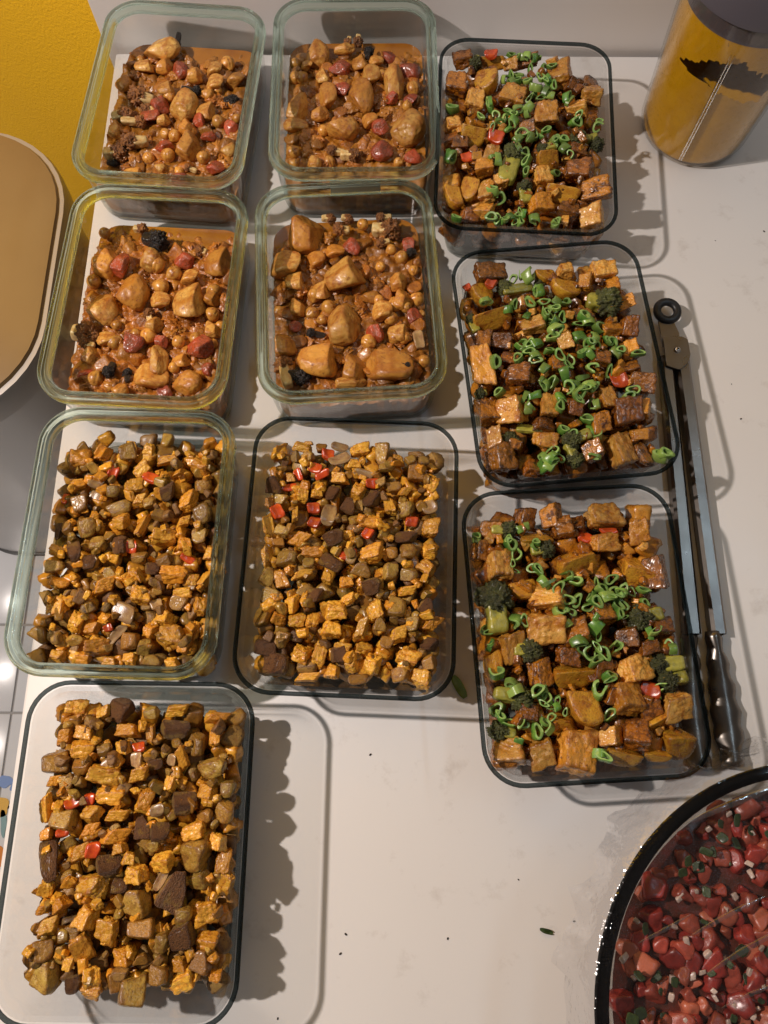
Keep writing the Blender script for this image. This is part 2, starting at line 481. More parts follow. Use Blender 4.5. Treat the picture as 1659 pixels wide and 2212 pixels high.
wallo = link('wall', mesh('wall', [(x, y, z) for z in (FLOOR_Z, 1.3) for x, y in ((1.6, .795), (-.28, .795), (-1.5, 1.40), (-1.5, 1.55), (1.6, 1.55))],
    [(0, 1, 6, 5), (1, 2, 7, 6), (2, 3, 8, 7), (3, 4, 9, 8), (4, 0, 5, 9), (5, 6, 7, 8, 9), (4, 3, 2, 1, 0)], False), None, [M['wall']])  # left stretch angled toward the lamp so the paint comes out brighter
tag(wallo, 'yellow painted wall with orange-peel texture behind the table', kind='structure')
pan = link('back_panel', box_mesh('back_panel', (-0.306, 0.7335, -0.03), (1.2, 0.785, 0.40), 0.0015), None, [M['panel']])
tag(pan, 'white upright board standing behind the tabletop', 'panel')

def blob(name, cx, cy_, rx, ry, rot, mat, z, parent, k=0.12, seed=0, th=0.0006):
    n = 28; v = []
    for zz in (0, th):
        for j in range(n):
            a = 2 * math.pi * j / n
            w = 1 + k * math.sin(3 * a + seed) + k * 0.5 * math.sin(5 * a + 2 * seed)
            x, y = rx * w * math.cos(a), ry * w * math.sin(a)
            v.append((cx + x * math.cos(rot) - y * math.sin(rot), cy_ + x * math.sin(rot) + y * math.cos(rot), z + zz))
    f = [(j, (j + 1) % n, n + (j + 1) % n, n + j) for j in range(n)] + [tuple(range(n, 2 * n))]
    return link(name, mesh(name, v, f, False), parent, [mat])

M['glaze_yellow'] = plain('glaze_yellow', (0.75, 0.45, 0.08), 0.25)
M['glaze_blue'] = plain('glaze_blue', (0.22, 0.33, 0.62), 0.25)
M['glaze_orange'] = plain('glaze_orange', (0.70, 0.26, 0.05), 0.25)
M['glaze_teal'] = plain('glaze_teal', (0.25, 0.40, 0.42), 0.25)
gz = FLOOR_Z + 0.0012
for nm, cx, cy_, rx, ry, rot, mt in (
        ('flower_petal', -0.640, -0.045, .012, .010, 0, 'glaze_blue'), ('flower_petal', -0.622, -0.052, .010, .008, 1, 'glaze_blue'),
        ('flower_petal', -0.642, -0.085, .013, .016, 0.4, 'glaze_yellow'), ('flower_leaf', -0.634, -0.11, .005, .022, .15, 'glaze_teal'),
        ('flower_petal', -0.638, -0.165, .022, .016, .5, 'glaze_orange'), ('flower_petal', -0.640, -0.20, .012, .012, 0, 'glaze_blue'),
        ('flower_petal', -0.636, -0.225, .013, .010, 0, 'glaze_yellow'), ('flower_petal', -0.60, -0.20, .012, .014, 0, 'glaze_yellow'),
        ('flower_petal', -0.585, -0.10, .012, .014, 0, 'glaze_blue')):
    blob(nm, cx, cy_, rx, ry, rot, M[mt], gz, floor, seed=rng0.random() * 6)

# white laminate table
def table_mat():
    m, nt, N, L, B = newmat('white_laminate')
    tc = N.new("ShaderNodeTexCoord"); v = tc.outputs["Object"]
    c = mix(nt, ramp(nt, noise_tex(nt, v, 3.0, 3), 0.3, 0.7), (0.80, 0.775, 0.75), (0.765, 0.735, 0.71))
    c = mix(nt, ramp(nt, noise_tex(nt, v, 26.0, 5, 0.7), 0.58, 0.80), c, (0.60, 0.555, 0.515))
    c = mix(nt, ramp(nt, noise_tex(nt, v, 95.0, 2), 0.775, 0.80), c, (0.25, 0.20, 0.16))
    L.new(c, B.inputs["Base Color"])
    rr = N.new("ShaderNodeMapRange"); rr.inputs["To Min"].default_value = 0.26; rr.inputs["To Max"].default_value = 0.46
    L.new(noise_tex(nt, v, 14.0, 4), rr.inputs["Value"]); L.new(rr.outputs[0], B.inputs["Roughness"])
    bp = N.new("ShaderNodeBump"); bp.inputs["Strength"].default_value = 0.05; bp.inputs["Distance"].default_value = 0.001
    L.new(noise_tex(nt, v, 120.0, 2), bp.inputs["Height"]); L.new(bp.outputs[0], B.inputs["Normal"])
    return m
M['table'] = table_mat()
M['leg_metal'] = plain('leg_metal', (0.45, 0.45, 0.46), 0.35, 0.9)
table = empty('table', (0.3, 0.1, FLOOR_Z))
tag(table, 'white laminate table carrying the glass food containers', 'table')
def child_at(o, parent):
    o.parent = parent
    o.matrix_parent_inverse = Matrix.Translation(parent.location).inverted() if not parent.rotation_euler.z else parent.matrix_world.inverted()
    return o
child_at(link('tabletop', box_mesh('tabletop', (-0.295, -0.62, -0.028), (1.15, 0.7275, 0.0), 0.003), None, [M['table']]), table)
for lx in (-0.2, 1.05):
    for ly in (-0.5, 0.62):
        child_at(link('leg', box_mesh('leg', (lx - .02, ly - .02, FLOOR_Z + 0.001), (lx + .02, ly + .02, -0.0285), 0.003), None, [M['leg_metal']]), table)

# waste bin on the floor beside the table
M['bin_lid'] = plain('bin_lid', (0.27, 0.175, 0.075), 0.34, 0.0, c2=(0.245, 0.155, 0.065), s=5, bump=0.04, bs=30)
M['bin_steel'] = plain('bin_steel', (0.50, 0.49, 0.48), 0.34, 0.75, c2=(0.46, 0.45, 0.44), s=3)
M['bin_bright'] = plain('bin_bright', (0.46, 0.44, 0.42), 0.45, 0.5)
M['black_plastic'] = plain('black_plastic', (0.012, 0.012, 0.013), 0.42)
bx, by = -0.585, 0.535
binr = empty('waste_bin', (bx, by, FLOOR_Z))
tag(binr, 'rounded steel waste bin with a flat tan lid beside the table', 'bin')
def rr_solid(name, spec, mats, parent):
    v, f = bridge([rr_ring(hw, hl, r, z, 10) for hw, hl, r, z in spec], True, True)
    return link(name, mesh(name, v, f, True, 35), parent, mats)
BZ = 0.63
rr_solid('foot_ring', [(.193, .185, .11, .001), (.193, .185, .11, .012), (.190, .182, .11, .0125)], [M['black_plastic']], binr)
rr_solid('body', [(.190, .182, .11, .0126), (.198, .190, .115, BZ - .05)], [M['bin_steel']], binr)
rr_solid('gasket', [(.195, .187, .113, BZ - .0499), (.195, .187, .113, BZ - .043)], [M['black_plastic']], binr)
rr_solid('lid_band', [(.2045, .1965, .12, BZ - .0429), (.2055, .1975, .12, BZ - .012), (.2035, .1955, .12, BZ - .004), (.1995, .1915, .118, BZ - .0035)], [M['bin_bright']], binr)
rr_solid('lid', [(.1985, .1905, .117, BZ - .0034), (.197, .189, .116, BZ + .001), (.180, .172, .10, BZ + .004), (.12, .11, .06, BZ + .006)], [M['bin_lid']], binr)

# ---------------------------------------------------------------- glass containers
POS = {1: (-0.2057, 0.6069, -0.0765), 2: (-0.0306, 0.6155, 0.0147), 3: (0.1314, 0.5616, -0.0478), 4: (-0.2082, 0.3848, -0.0488), 5: (-0.0325, 0.3914, 0.0672), 6: (0.1503, 0.3239, 0.0989), 7: (-0.2036, 0.1632, -0.0244), 8: (-0.0264, 0.1531, -0.0366), 9: (0.1505, 0.0942, 0.0617), 10: (-0.1782, -0.0605, -0.0062)}
GREEN = (1, 2, 4, 5, 7)
GW, GL = 0.16113 / 2, 0.21933 / 2
DW, DL = 0.168 / 2, 0.22532 / 2
def build_container_meshes():
    out = {}
    # green: straight walls, moulded lid ledge
    def ring(hw, hl, R, d, z): return rr_ring(hw - d, hl - d, max(0.004, R - d), z, 9)
    R = 0.033
    o = [(.0150, .0003), (.0105, .0012), (.0085, .004), (.0075, .010)]
    i = [(.0121, .010), (.0145, .0068), (.0200, .0055)]
    v, f = bridge([ring(GW, GL, R, d, z) for d, z in o + i], True, True)
    out['gb'] = mesh('base', v, f, True, 60)
    o = [(.0075, .0102), (.0062, .030), (.0050, .0592)]
    i = [(.0098, .0592), (.0108, .030), (.0121, .0102)]
    v, f = bridge([ring(GW, GL, R, d, z) for d, z in o + i], loop=True)
    out['gw'] = mesh('wall', v, f, True, 60)
    prof = [(.0035, .0600), (.0008, .0612), (.0000, .0635), (.0000, .0672), (.0010, .0688), (.0026, .0690), (.0038, .0678), (.0050, .0668), (.0062, .0674), (.0068, .0696), (.0080, .0708), (.0093, .0704), (.0101, .0685), (.0103, .0640), (.0100, .0610), (.0085, .0600)]
    v, f = bridge([ring(GW, GL, R, d, z) for d, z in prof], loop=True)
    out['gr'] = mesh('rim', v, [tuple(reversed(q)) for q in f], True)
    R = 0.030
    o = [(.0240, .0003), (.0185, .0010), (.0160, .004), (.0145, .010)]
    i = [(.0188, .010), (.0215, .0070), (.0270, .0055)]
    v, f = bridge([ring(DW, DL, R, d, z) for d, z in o + i], True, True)
    out['db'] = mesh('base', v, f, True, 60)
    o = [(.0145, .0102), (.0090, .036), (.0042, .0625)]
    i = [(.0078, .0625), (.0128, .036), (.0188, .0102)]
    v, f = bridge([ring(DW, DL, R, d, z) for d, z in o + i], loop=True)
    out['dw'] = mesh('wall', v, f, True, 60)
    rr, cz = 0.0017, 0.0640
    prof = [(rr - rr * math.cos(a), cz + rr * 1.05 * math.sin(a)) for a in [2 * math.pi * k / 14 for k in range(14)]]
    prof = [(d + 0.0 + (0.0016 if z < cz - .002 else 0), z) for d, z in prof]
    v, f = bridge([ring(DW, DL, R, d, z) for d, z in prof], loop=True)
    out['dr'] = mesh('rim', v, [tuple(reversed(q)) for q in f], True)
    for k, m in (('gb', 'base_glass'), ('db', 'base_glass'), ('gw', 'glass_wall'), ('gr', 'rim_green'), ('dw', 'glass_wall_dark'), ('dr', 'rim_dark')):
        me = out[k]; me.materials.append(M[m])
        bm = bmesh.new(); bm.from_mesh(me); bmesh.ops.recalc_face_normals(bm, faces=bm.faces); bm.to_mesh(me); bm.free()
    return out
CM = build_container_meshes()
PHR = {1: 'the wall-side stew container', 2: 'the labelled stew container', 4: 'the bin-side stew container', 5: 'the big-potato stew container',
       7: 'the green-rimmed hash container', 8: 'the pepper-rich hash container', 10: 'the hash on bare tabletop',
       3: 'the jar-side tofu container', 6: 'the ring-side tofu container', 9: 'the bowl-side tofu container'}
CLAB = {1: 'green-rimmed glass container of chickpea stew beside the yellow wall', 2: 'green-rimmed glass container of chickpea stew with a white label strip',
        4: 'green-rimmed glass container of chickpea stew beside the waste bin', 5: 'green-rimmed glass container of stew with the largest spiced potatoes',
        7: 'green-rimmed glass container of tempeh and potato hash', 8: 'dark-rimmed glass container of hash with the most red pepper',
        10: 'dark-rimmed glass container of hash with a jagged shadow on bare tabletop', 3: 'dark-rimmed glass container of tofu stir-fry nearest the blender jar',
        6: 'dark-rimmed glass container of tofu stir-fry beside the black tong ring', 9: 'dark-rimmed glass container of tofu stir-fry beside the salsa bowl'}
ROOT = {}
for n in sorted(POS):
    x, y, a = POS[n]
    r = empty('glass_container', (x, y, 0), a)
    g = n in GREEN
    link('wall', CM['gw' if g else 'dw'], r)
    link('base', CM['gb' if g else 'db'], r)
    link('rim', CM['gr' if g else 'dr'], r)
    tag(r, CLAB[n], 'container', 'glass food containers set out on the table')
    ROOT[n] = r
M['paper'] = plain('paper_label', (0.80, 0.76, 0.72), 0.6)
lab = link('label_strip', box_mesh('label_strip', (-.023, -GL + .0040, .040), (.024, -GL + .0055, .0585), 0.0003), ROOT[2], [M['paper']])
lab["label"] = "blank white label strip on the front wall"

# ---------------------------------------------------------------- food
DATA = {
    1: 'W-312,793,397,259,0 W47,82,285,335,0 W175,-405,247,296,0 W-441,538,205,154,0 W-618,327,153,187,0 W-588,-243,149,199,0 K405,-56,133,150,0 K-125,196,118,135,0 K7,-296,116,149,0 K-90,-263,99,132,0 K324,-514,147,147,0 K-217,-539,131,115,0 K-22,-523,147,147,0 K280,-3,134,150,0 K381,695,172,154,0 K261,575,120,102,0 K330,341,102,102,0 K582,1,100,100,0 K102,-673,114,98,0 K-515,664,103,103,0 F-427,170,253,219,0 F-539,-51,217,184,0 F-421,-146,250,133,0 F-389,-411,263,198,0 F-518,-524,229,197,0 F-314,10,151,134,0 F213,-644,130,81,0 X80,299,203,101,0 X-548,-627,114,82,0 X499,227,152,135,0 X-171,997,104,191,0 L-249,423,306,204,0 L-144,519,205,171,0 L60,536,273,205,0 L315,211,202,168,0 L500,464,221,187,0 L-283,225,186,152,0 L-287,-238,199,215,0 L411,-324,198,231,0 L255,-172,232,149,0 L523,-517,245,196,0 L121,695,240,137,0 L561,644,154,137,0 L447,116,184,151,0 L106,-185,182,149,0 M-187,63,184,184,0 M-266,-70,167,200,0 M550,-127,166,199,0 L394,-648,195,114,0 L-96,-669,179,98,0',
    2: 'W-400,714,255,306,0 W-120,778,217,115,0 W46,580,177,190,0 W-279,166,187,312,0 W58,132,249,411,0 W524,-244,344,405,0 W-138,-254,343,282,0 W397,319,213,377,0 W-575,58,211,372,0 W-594,-189,246,148,0 K-621,634,140,127,0 K-647,439,139,139,0 K-547,439,126,151,0 K585,286,176,138,0 K607,143,125,112,0 K518,50,124,112,0 K-610,-492,146,146,0 K-607,-611,145,85,0 K-257,-614,157,109,0 K420,-634,133,73,0 K260,433,113,126,0 K-323,-237,110,135,0 F26,876,115,154,0 F-82,877,90,115,0 X135,710,115,153,0 F-197,-540,182,121,0 F-27,-586,206,157,0 M338,692,166,140,0 M551,511,228,215,0 M-157,516,228,177,0 M242,-257,172,184,0 M264,-529,243,218,0 L-257,453,189,126,0 L-453,-479,182,182,0 L-554,-327,196,135,0 L283,209,175,162,0 L-167,292,188,201,0 L-467,262,188,175,0 L281,-26,198,161,0 L95,-377,159,147,0 L-381,-404,158,146,0 L578,-591,182,133,0 L223,514,177,139,0 L-411,-114,148,160,0 L465,642,153,114,0 L-67,371,151,126,0',
    3: 'D-611,955,211,185,0 D-682,632,235,261,0 Y-370,649,248,261,0 U-483,413,194,232,0 Y-297,1161,306,146,0 D35,1163,253,120,0 R-335,1005,145,132,0 U-122,482,272,233,0 U-688,128,192,217,0 Y-488,12,254,229,0 R-272,-23,178,152,0 U199,289,257,244,0 U361,790,249,301,0 U655,574,221,259,0 U509,386,232,193,0 D518,-352,325,250,0 U168,-447,187,212,0 Y364,-587,347,210,0 D711,-553,322,223,0 U628,-853,245,232,0 U153,-747,234,197,0 U-381,-386,200,175,0 Y220,-245,239,213,0 R-533,-256,138,138,0 Y-647,-702,185,247,0 D-496,-885,171,147,0 U-362,-848,184,159,0 Y-501,-604,186,285,0 U-352,-656,161,247,0 U371,-911,85,110,0 U-123,898,171,158,0 U286,1022,132,106,0 D397,-807,221,184,0 D32,72,191,178,0 D497,-137,202,151,0 D476,663,169,169,0 U-217,-513,149,149,0 D-612,-105,177,152,0 D-690,-46,165,139,0 U-320,-229,164,164,0 D59,313,154,154,0 B-131,-326,225,438,0 B527,36,190,152,0 B715,-1,152,190,0 B-478,895,132,158,0 B6,-621,148,223,0 B208,-122,189,114,0 S-6,950,117,117,0 S112,974,118,118,0 S-136,943,117,117,0 S59,837,117,117,0 S149,709,129,129,0 S215,828,130,130,0 S-58,730,116,116,0 S-135,693,116,116,0 S20,636,116,116,0 S-70,631,116,116,0 S109,558,141,141,0 S236,468,141,141,0 S44,409,115,115,0 S147,431,115,115,0 S427,414,153,153,0 S-159,269,114,114,0 S-70,258,114,114,0 S19,295,114,114,0 S-272,183,114,114,0 S-120,128,114,114,0 S-234,122,114,114,0 S-337,291,153,153,0 S-309,39,113,113,0 S-158,32,113,113,0 S-32,-8,151,151,0 S-70,-72,113,113,0 S43,-66,113,113,0 S194,36,113,113,0 S292,-83,138,138,0 S355,-65,113,113,0 S378,-156,112,112,0 S-82,-197,112,112,0 S-8,-208,112,112,0 S17,-313,149,149,0 S4,-450,111,111,0 S-255,-328,149,149,0 S-718,286,153,153,0 S-690,-291,137,137,0 S-317,782,117,117,0 S485,162,139,139,0 S737,160,126,126,0 S-227,-730,134,134,0 S-298,-967,145,145,0 S-129,-915,109,109,0 S-189,-961,109,109,0 S-33,-866,121,121,0 S87,-960,109,109,0 S-33,-996,108,108,0 S288,-420,111,111,0 S-622,-1014,108,108,0 S291,-1035,108,108,0 S-424,175,114,114,0 S276,600,116,116,0 S-135,611,116,116,0',
    4: 'W-478,440,295,295,0 M-372,429,266,177,0 W-243,164,321,379,0 W-492,-17,290,362,0 W297,76,290,392,0 W506,530,266,296,0 W55,-664,310,239,0 W105,-520,156,311,0 W386,-709,281,225,0 K-58,464,163,163,0 K10,245,161,161,0 K109,387,162,147,0 K499,222,175,131,0 K510,5,159,145,0 K-324,-336,143,157,0 K-151,-245,115,115,0 K-25,-271,157,157,0 K393,-272,114,129,0 K596,-106,101,101,0 K-608,819,120,120,0 K-662,293,162,132,0 K-451,-692,169,155,0 K-310,-778,126,84,0 K-336,-174,115,86,0 K238,-560,127,99,0 K262,344,147,103,0 K249,-320,129,129,0 K548,-304,114,114,0 K-637,501,133,119,0 M-560,-636,155,155,0 M-148,-358,214,185,0 M440,-358,256,228,0 M176,546,178,163,0 F-268,874,135,120,0 F-48,-59,116,144,0 F-680,-274,229,258,0 F-575,-382,143,100,0 F326,659,104,119,0 X-88,724,239,209,0 X-318,-638,127,155,0 X-168,-645,99,141,0 L-477,809,225,180,0 L-428,687,298,134,0 L-506,613,238,149,0 L88,646,208,149,0 L-221,-442,213,156,0 L-627,92,175,160,0 L-443,-487,227,156,0 L163,-113,202,187,0 L527,-481,184,156,0 L-154,563,178,134,0 L-661,-467,128,156,0 L400,420,177,133,0 L611,-587,127,113,0 L-1,747,179,120,0',
    5: 'W-375,777,359,383,0 W-562,452,319,283,0 W-40,256,375,352,0 W-62,-236,310,379,0 W-304,-568,373,317,0 W9,-650,225,271,0 W325,-644,429,316,0 W-628,-383,228,228,0 W-21,-786,291,123,0 K-181,-31,162,150,0 K-344,-74,115,150,0 K-255,-159,92,115,0 K411,-27,151,151,0 K367,-170,138,150,0 K513,-73,116,116,0 K209,-304,126,126,0 K158,-405,148,160,0 K389,-367,114,149,0 K469,-372,114,137,0 K303,386,106,94,0 K505,485,130,154,0 K-440,199,140,140,0 K-315,97,140,140,0 K614,41,163,140,0 K169,873,132,108,0 K646,-601,136,125,0 K660,-122,92,104,0 K-666,-2,93,104,0 K415,574,95,131,0 K612,326,106,106,0 K263,9,116,116,0 F-141,949,133,109,0 F29,953,109,109,0 F-51,800,156,132,0 F357,991,157,109,0 F405,787,264,228,0 F335,621,131,107,0 F-622,-637,191,338,0 X-317,-298,172,92,0 X601,507,83,95,0 X469,-691,68,68,0 X-466,-697,202,180,0 M47,596,178,155,0 M-497,-196,115,115,0 M586,620,143,119,0 O439,213,176,70,0 O605,-393,114,194,0 L-551,-22,231,231,0 L101,481,237,178,0 L263,211,211,176,0 L148,689,203,179,0 L456,294,176,129,0 L-168,567,190,154,0 L577,164,176,140,0 L257,-475,171,136,0 L-546,152,151,128,0 L-102,438,165,130,0 L108,-62,150,185,0 L605,-237,138,138,0 L667,433,130,130,0 L-662,212,128,128,0 L-197,-447,148,102,0 L419,-265,126,103,0',
    6: 'D-490,923,314,214,0 Y-571,748,213,283,0 R-493,791,114,114,0 R-696,826,85,85,0 Y-519,500,379,224,0 U198,892,157,172,0 U526,862,243,200,0 Y169,713,298,213,0 Y5,860,214,157,0 U599,706,171,199,0 U357,761,128,171,0 U713,548,170,141,0 D-622,256,152,194,0 D-468,257,222,166,0 U-173,356,237,181,0 U66,176,152,166,0 D-368,-108,273,232,0 U-694,30,219,453,0 D-697,-407,188,296,0 U-483,-427,269,282,0 U-183,-425,175,269,0 D661,279,168,209,0 U486,248,223,125,0 R470,-216,150,191,0 U326,-398,162,230,0 D466,-530,255,282,0 D739,-256,259,205,0 U635,-501,135,216,0 U-229,-713,239,173,0 U-650,-659,146,226,0 D-621,-834,237,264,0 U364,-854,225,331,0 D543,-899,119,264,0 U563,-729,187,120,0 R-277,-936,118,131,0 D-384,-940,144,158,0 U620,63,166,166,0 D353,-21,206,165,0 D260,412,210,168,0 D-235,-582,187,147,0 D220,-609,201,201,0 D137,-847,185,185,0 D-40,-46,178,178,0 D45,-446,175,175,0 D-428,51,179,151,0 D612,-122,165,137,0 B-199,747,397,114,0 B-368,763,142,156,0 B496,535,282,282,0 B-694,453,112,182,0 B-533,-684,199,173,0 B-346,-601,227,93,0 B-4,-734,252,199,0 B-30,-889,158,224,0 B-741,-224,95,108,0 S-293,833,113,113,0 S-143,835,155,155,0 S-565,598,125,125,0 S-325,560,111,111,0 S-176,570,125,125,0 S-98,668,126,126,0 S-57,567,139,139,0 S121,535,111,111,0 S-231,440,125,125,0 S0,482,125,125,0 S-79,426,125,125,0 S70,396,125,125,0 S-20,357,124,124,0 S-8,262,165,165,0 S299,343,152,152,0 S204,320,124,124,0 S382,265,124,124,0 S-320,166,123,123,0 S-191,154,164,164,0 S-92,83,164,164,0 S184,166,192,192,0 S310,170,123,123,0 S435,135,123,123,0 S307,77,123,123,0 S484,22,123,123,0 S188,27,123,123,0 S-368,32,149,149,0 S-570,5,149,149,0 S-214,3,149,149,0 S-20,15,163,163,0 S49,-67,122,122,0 S-271,85,123,123,0 S244,-123,108,108,0 S396,-152,135,135,0 S-161,-93,122,122,0 S-203,-187,81,81,0 S-113,-218,148,148,0 S7,-154,135,135,0 S149,-197,148,148,0 S11,-289,188,188,0 S-56,-372,120,120,0 S58,-412,160,160,0 S214,-293,121,121,0 S195,-439,120,120,0 S169,-319,121,121,0 S-97,-456,120,120,0 S-362,-343,174,174,0 S-364,-446,120,120,0 S-567,-265,107,107,0 S124,-578,132,132,0 S180,-713,184,184,0 S-90,-659,105,105,0 S505,-409,120,120,0 S566,-341,148,148,0 S672,-3,204,204,0 S-287,-896,156,156,0 S-224,-832,131,131,0 S-291,-1042,142,142,0 S-156,-895,104,104,0 S677,-958,143,143,0 S117,-920,117,117,0',
    7: 'T-533,718,241,241,0 T-351,778,127,191,0 P-143,798,165,178,0 T25,831,115,115,0 T-2,639,177,126,30 T203,727,215,101,15 T486,695,228,164,-20 R-245,612,101,139,0 R90,562,151,101,0 O-363,508,138,113,0 T-535,476,125,125,0 R-606,368,62,112,0 P-474,319,162,187,0 T-46,491,175,163,0 D235,446,150,200,0 P511,508,150,150,0 T419,373,162,199,0 P543,259,173,211,0 O-348,402,137,100,0 P-145,290,236,137,25 T14,360,125,125,0 T-111,174,161,148,0 T65,154,86,234,-15 T394,196,124,105,0 T243,57,233,160,0 P-382,115,160,197,0 P-536,110,123,135,0 D-612,82,74,160,0 T-604,-83,146,98,0 P-276,-22,159,147,0 D-92,-17,147,184,0 R2,-33,98,122,0 P-603,-208,170,133,0 D-450,-91,134,183,0 D-315,-175,134,146,0 P75,-125,183,110,0 T422,-1,135,147,0 T630,-58,98,159,0 R458,-114,134,73,0 T364,-253,230,145,0 T68,-262,109,157,0 T620,-270,109,193,0 T-180,-356,205,169,0 T118,-420,180,180,0 T452,-398,168,108,0 P424,-472,156,132,0 T-545,-343,205,96,0 T-504,-524,131,203,0 T-590,-551,83,107,0 P-384,-448,120,144,0 T-92,-469,108,96,0 O253,-495,108,108,0 O17,-569,238,155,0 T331,-595,155,155,0 T606,-491,120,179,0 T-355,-640,142,202,0 O-48,-749,83,248,-40 T568,-695,83,189,0 T-228,-695,142,118,0 R-98,-691,83,71,0 O-346,-817,82,129,0 T-452,-785,130,141,0 P80,-780,177,177,0 T395,-747,201,212,0 T-171,-847,235,164,0 T-467,-914,152,129,0 T-278,-920,164,117,0 T-74,-948,140,94,0 P260,-950,164,105,0 T418,-945,117,105,0 T100,-932,117,117,0 P183,248,136,124,0 P98,337,124,112,0 P-215,433,125,125,0 D189,-209,133,121,0 P536,79,147,147,0 P277,-132,134,109,0 P-145,-256,133,121,0 T513,-286,97,133,0 T225,-705,130,142,0 T509,-815,129,129,0 P192,-824,118,141,0 T662,-692,95,142,0',
    8: 'T-639,899,112,124,0 T-467,940,199,100,0 T-418,1030,100,50,0 P-305,934,112,100,0 P-410,835,136,112,0 O-150,960,162,87,0 T25,948,187,137,0 T171,1021,50,37,0 P220,909,137,211,0 T346,861,112,136,0 P500,901,174,99,0 P491,761,173,210,0 T632,814,148,74,0 T636,650,135,184,0 R-245,882,124,112,0 O-143,834,198,124,0 R-336,753,136,111,0 R-480,694,74,123,0 R-277,696,148,74,0 T-24,812,149,99,0 T-128,682,160,135,0 O74,717,209,74,0 P256,778,161,86,0 T-642,713,86,123,0 D-604,781,62,173,0 T-539,665,86,98,0 D-668,581,159,172,0 R-545,573,147,73,0 T-418,598,98,98,0 P-609,467,146,97,0 T-429,501,110,134,0 T-314,519,110,98,0 D-186,524,110,171,0 T33,546,147,159,0 R152,629,147,98,0 D146,487,158,183,0 P312,610,159,110,0 T418,575,98,122,0 T294,442,109,207,0 P429,422,158,158,0 O622,456,134,134,0 T-710,424,85,122,0 R-630,351,121,145,0 T-477,332,73,157,0 R-329,390,121,109,0 R-309,276,121,109,0 O-199,344,133,206,0 P-569,196,156,108,0 T-728,221,108,241,0 D-150,145,204,144,0 T143,295,242,145,0 R130,194,96,108,0 R481,310,121,97,0 T639,279,169,193,0 T-426,133,156,216,-20 D437,170,216,120,0 P-603,101,120,96,0 T-688,-26,119,202,30 P-509,-31,214,155,0 T-309,15,203,119,15 R-23,14,155,95,0 T167,35,215,179,0 P453,47,155,155,0 T637,79,155,143,0 T611,-57,178,154,-35 D-149,-64,237,142,-30 T-375,-153,237,83,15 T-549,-197,130,212,10 P-709,-197,142,177,0 P91,-109,189,130,0 P317,-118,130,178,0 P471,-123,166,130,0 T-177,-187,94,118,0 T-27,-223,130,118,0 D180,-244,188,153,0 T463,-256,188,118,0 P-613,-349,187,176,0 D-273,-335,176,141,0 T-450,-402,129,175,0 T-2,-347,141,94,0 P380,-390,163,222,0 D608,-380,140,152,0 T-96,-445,210,175,0 T212,-432,140,198,30 T663,-507,139,197,-15 P-703,-518,174,221,0 T-550,-535,128,128,0 T-399,-529,151,128,0 T-272,-523,105,151,0 T-122,-598,185,162,0 T115,-577,116,220,0 P253,-548,116,127,0 P518,-525,128,139,0 T406,-611,185,150,0 D-630,-746,207,161,0 P-497,-683,138,127,0 D650,-681,150,138,0 T-28,-721,149,92,0 T140,-725,161,69,0 D-59,-779,138,160,0 T-345,-791,149,149,0 T-206,-808,126,195,0 D-545,-868,285,228,0 T48,-831,137,194,0 T209,-858,148,183,0 T492,-779,206,149,-15 P653,-806,114,126,0 P428,-917,171,148,0 T-96,-916,125,159,0 T600,-954,159,170,0 T-285,-980,227,91,0 P112,-975,204,91,0 P316,-683,127,115,0 D-390,-656,127,104,0 P3,-21,107,95,0 D-45,414,134,146,0 P-339,-72,119,107,0 P334,42,107,107,0',
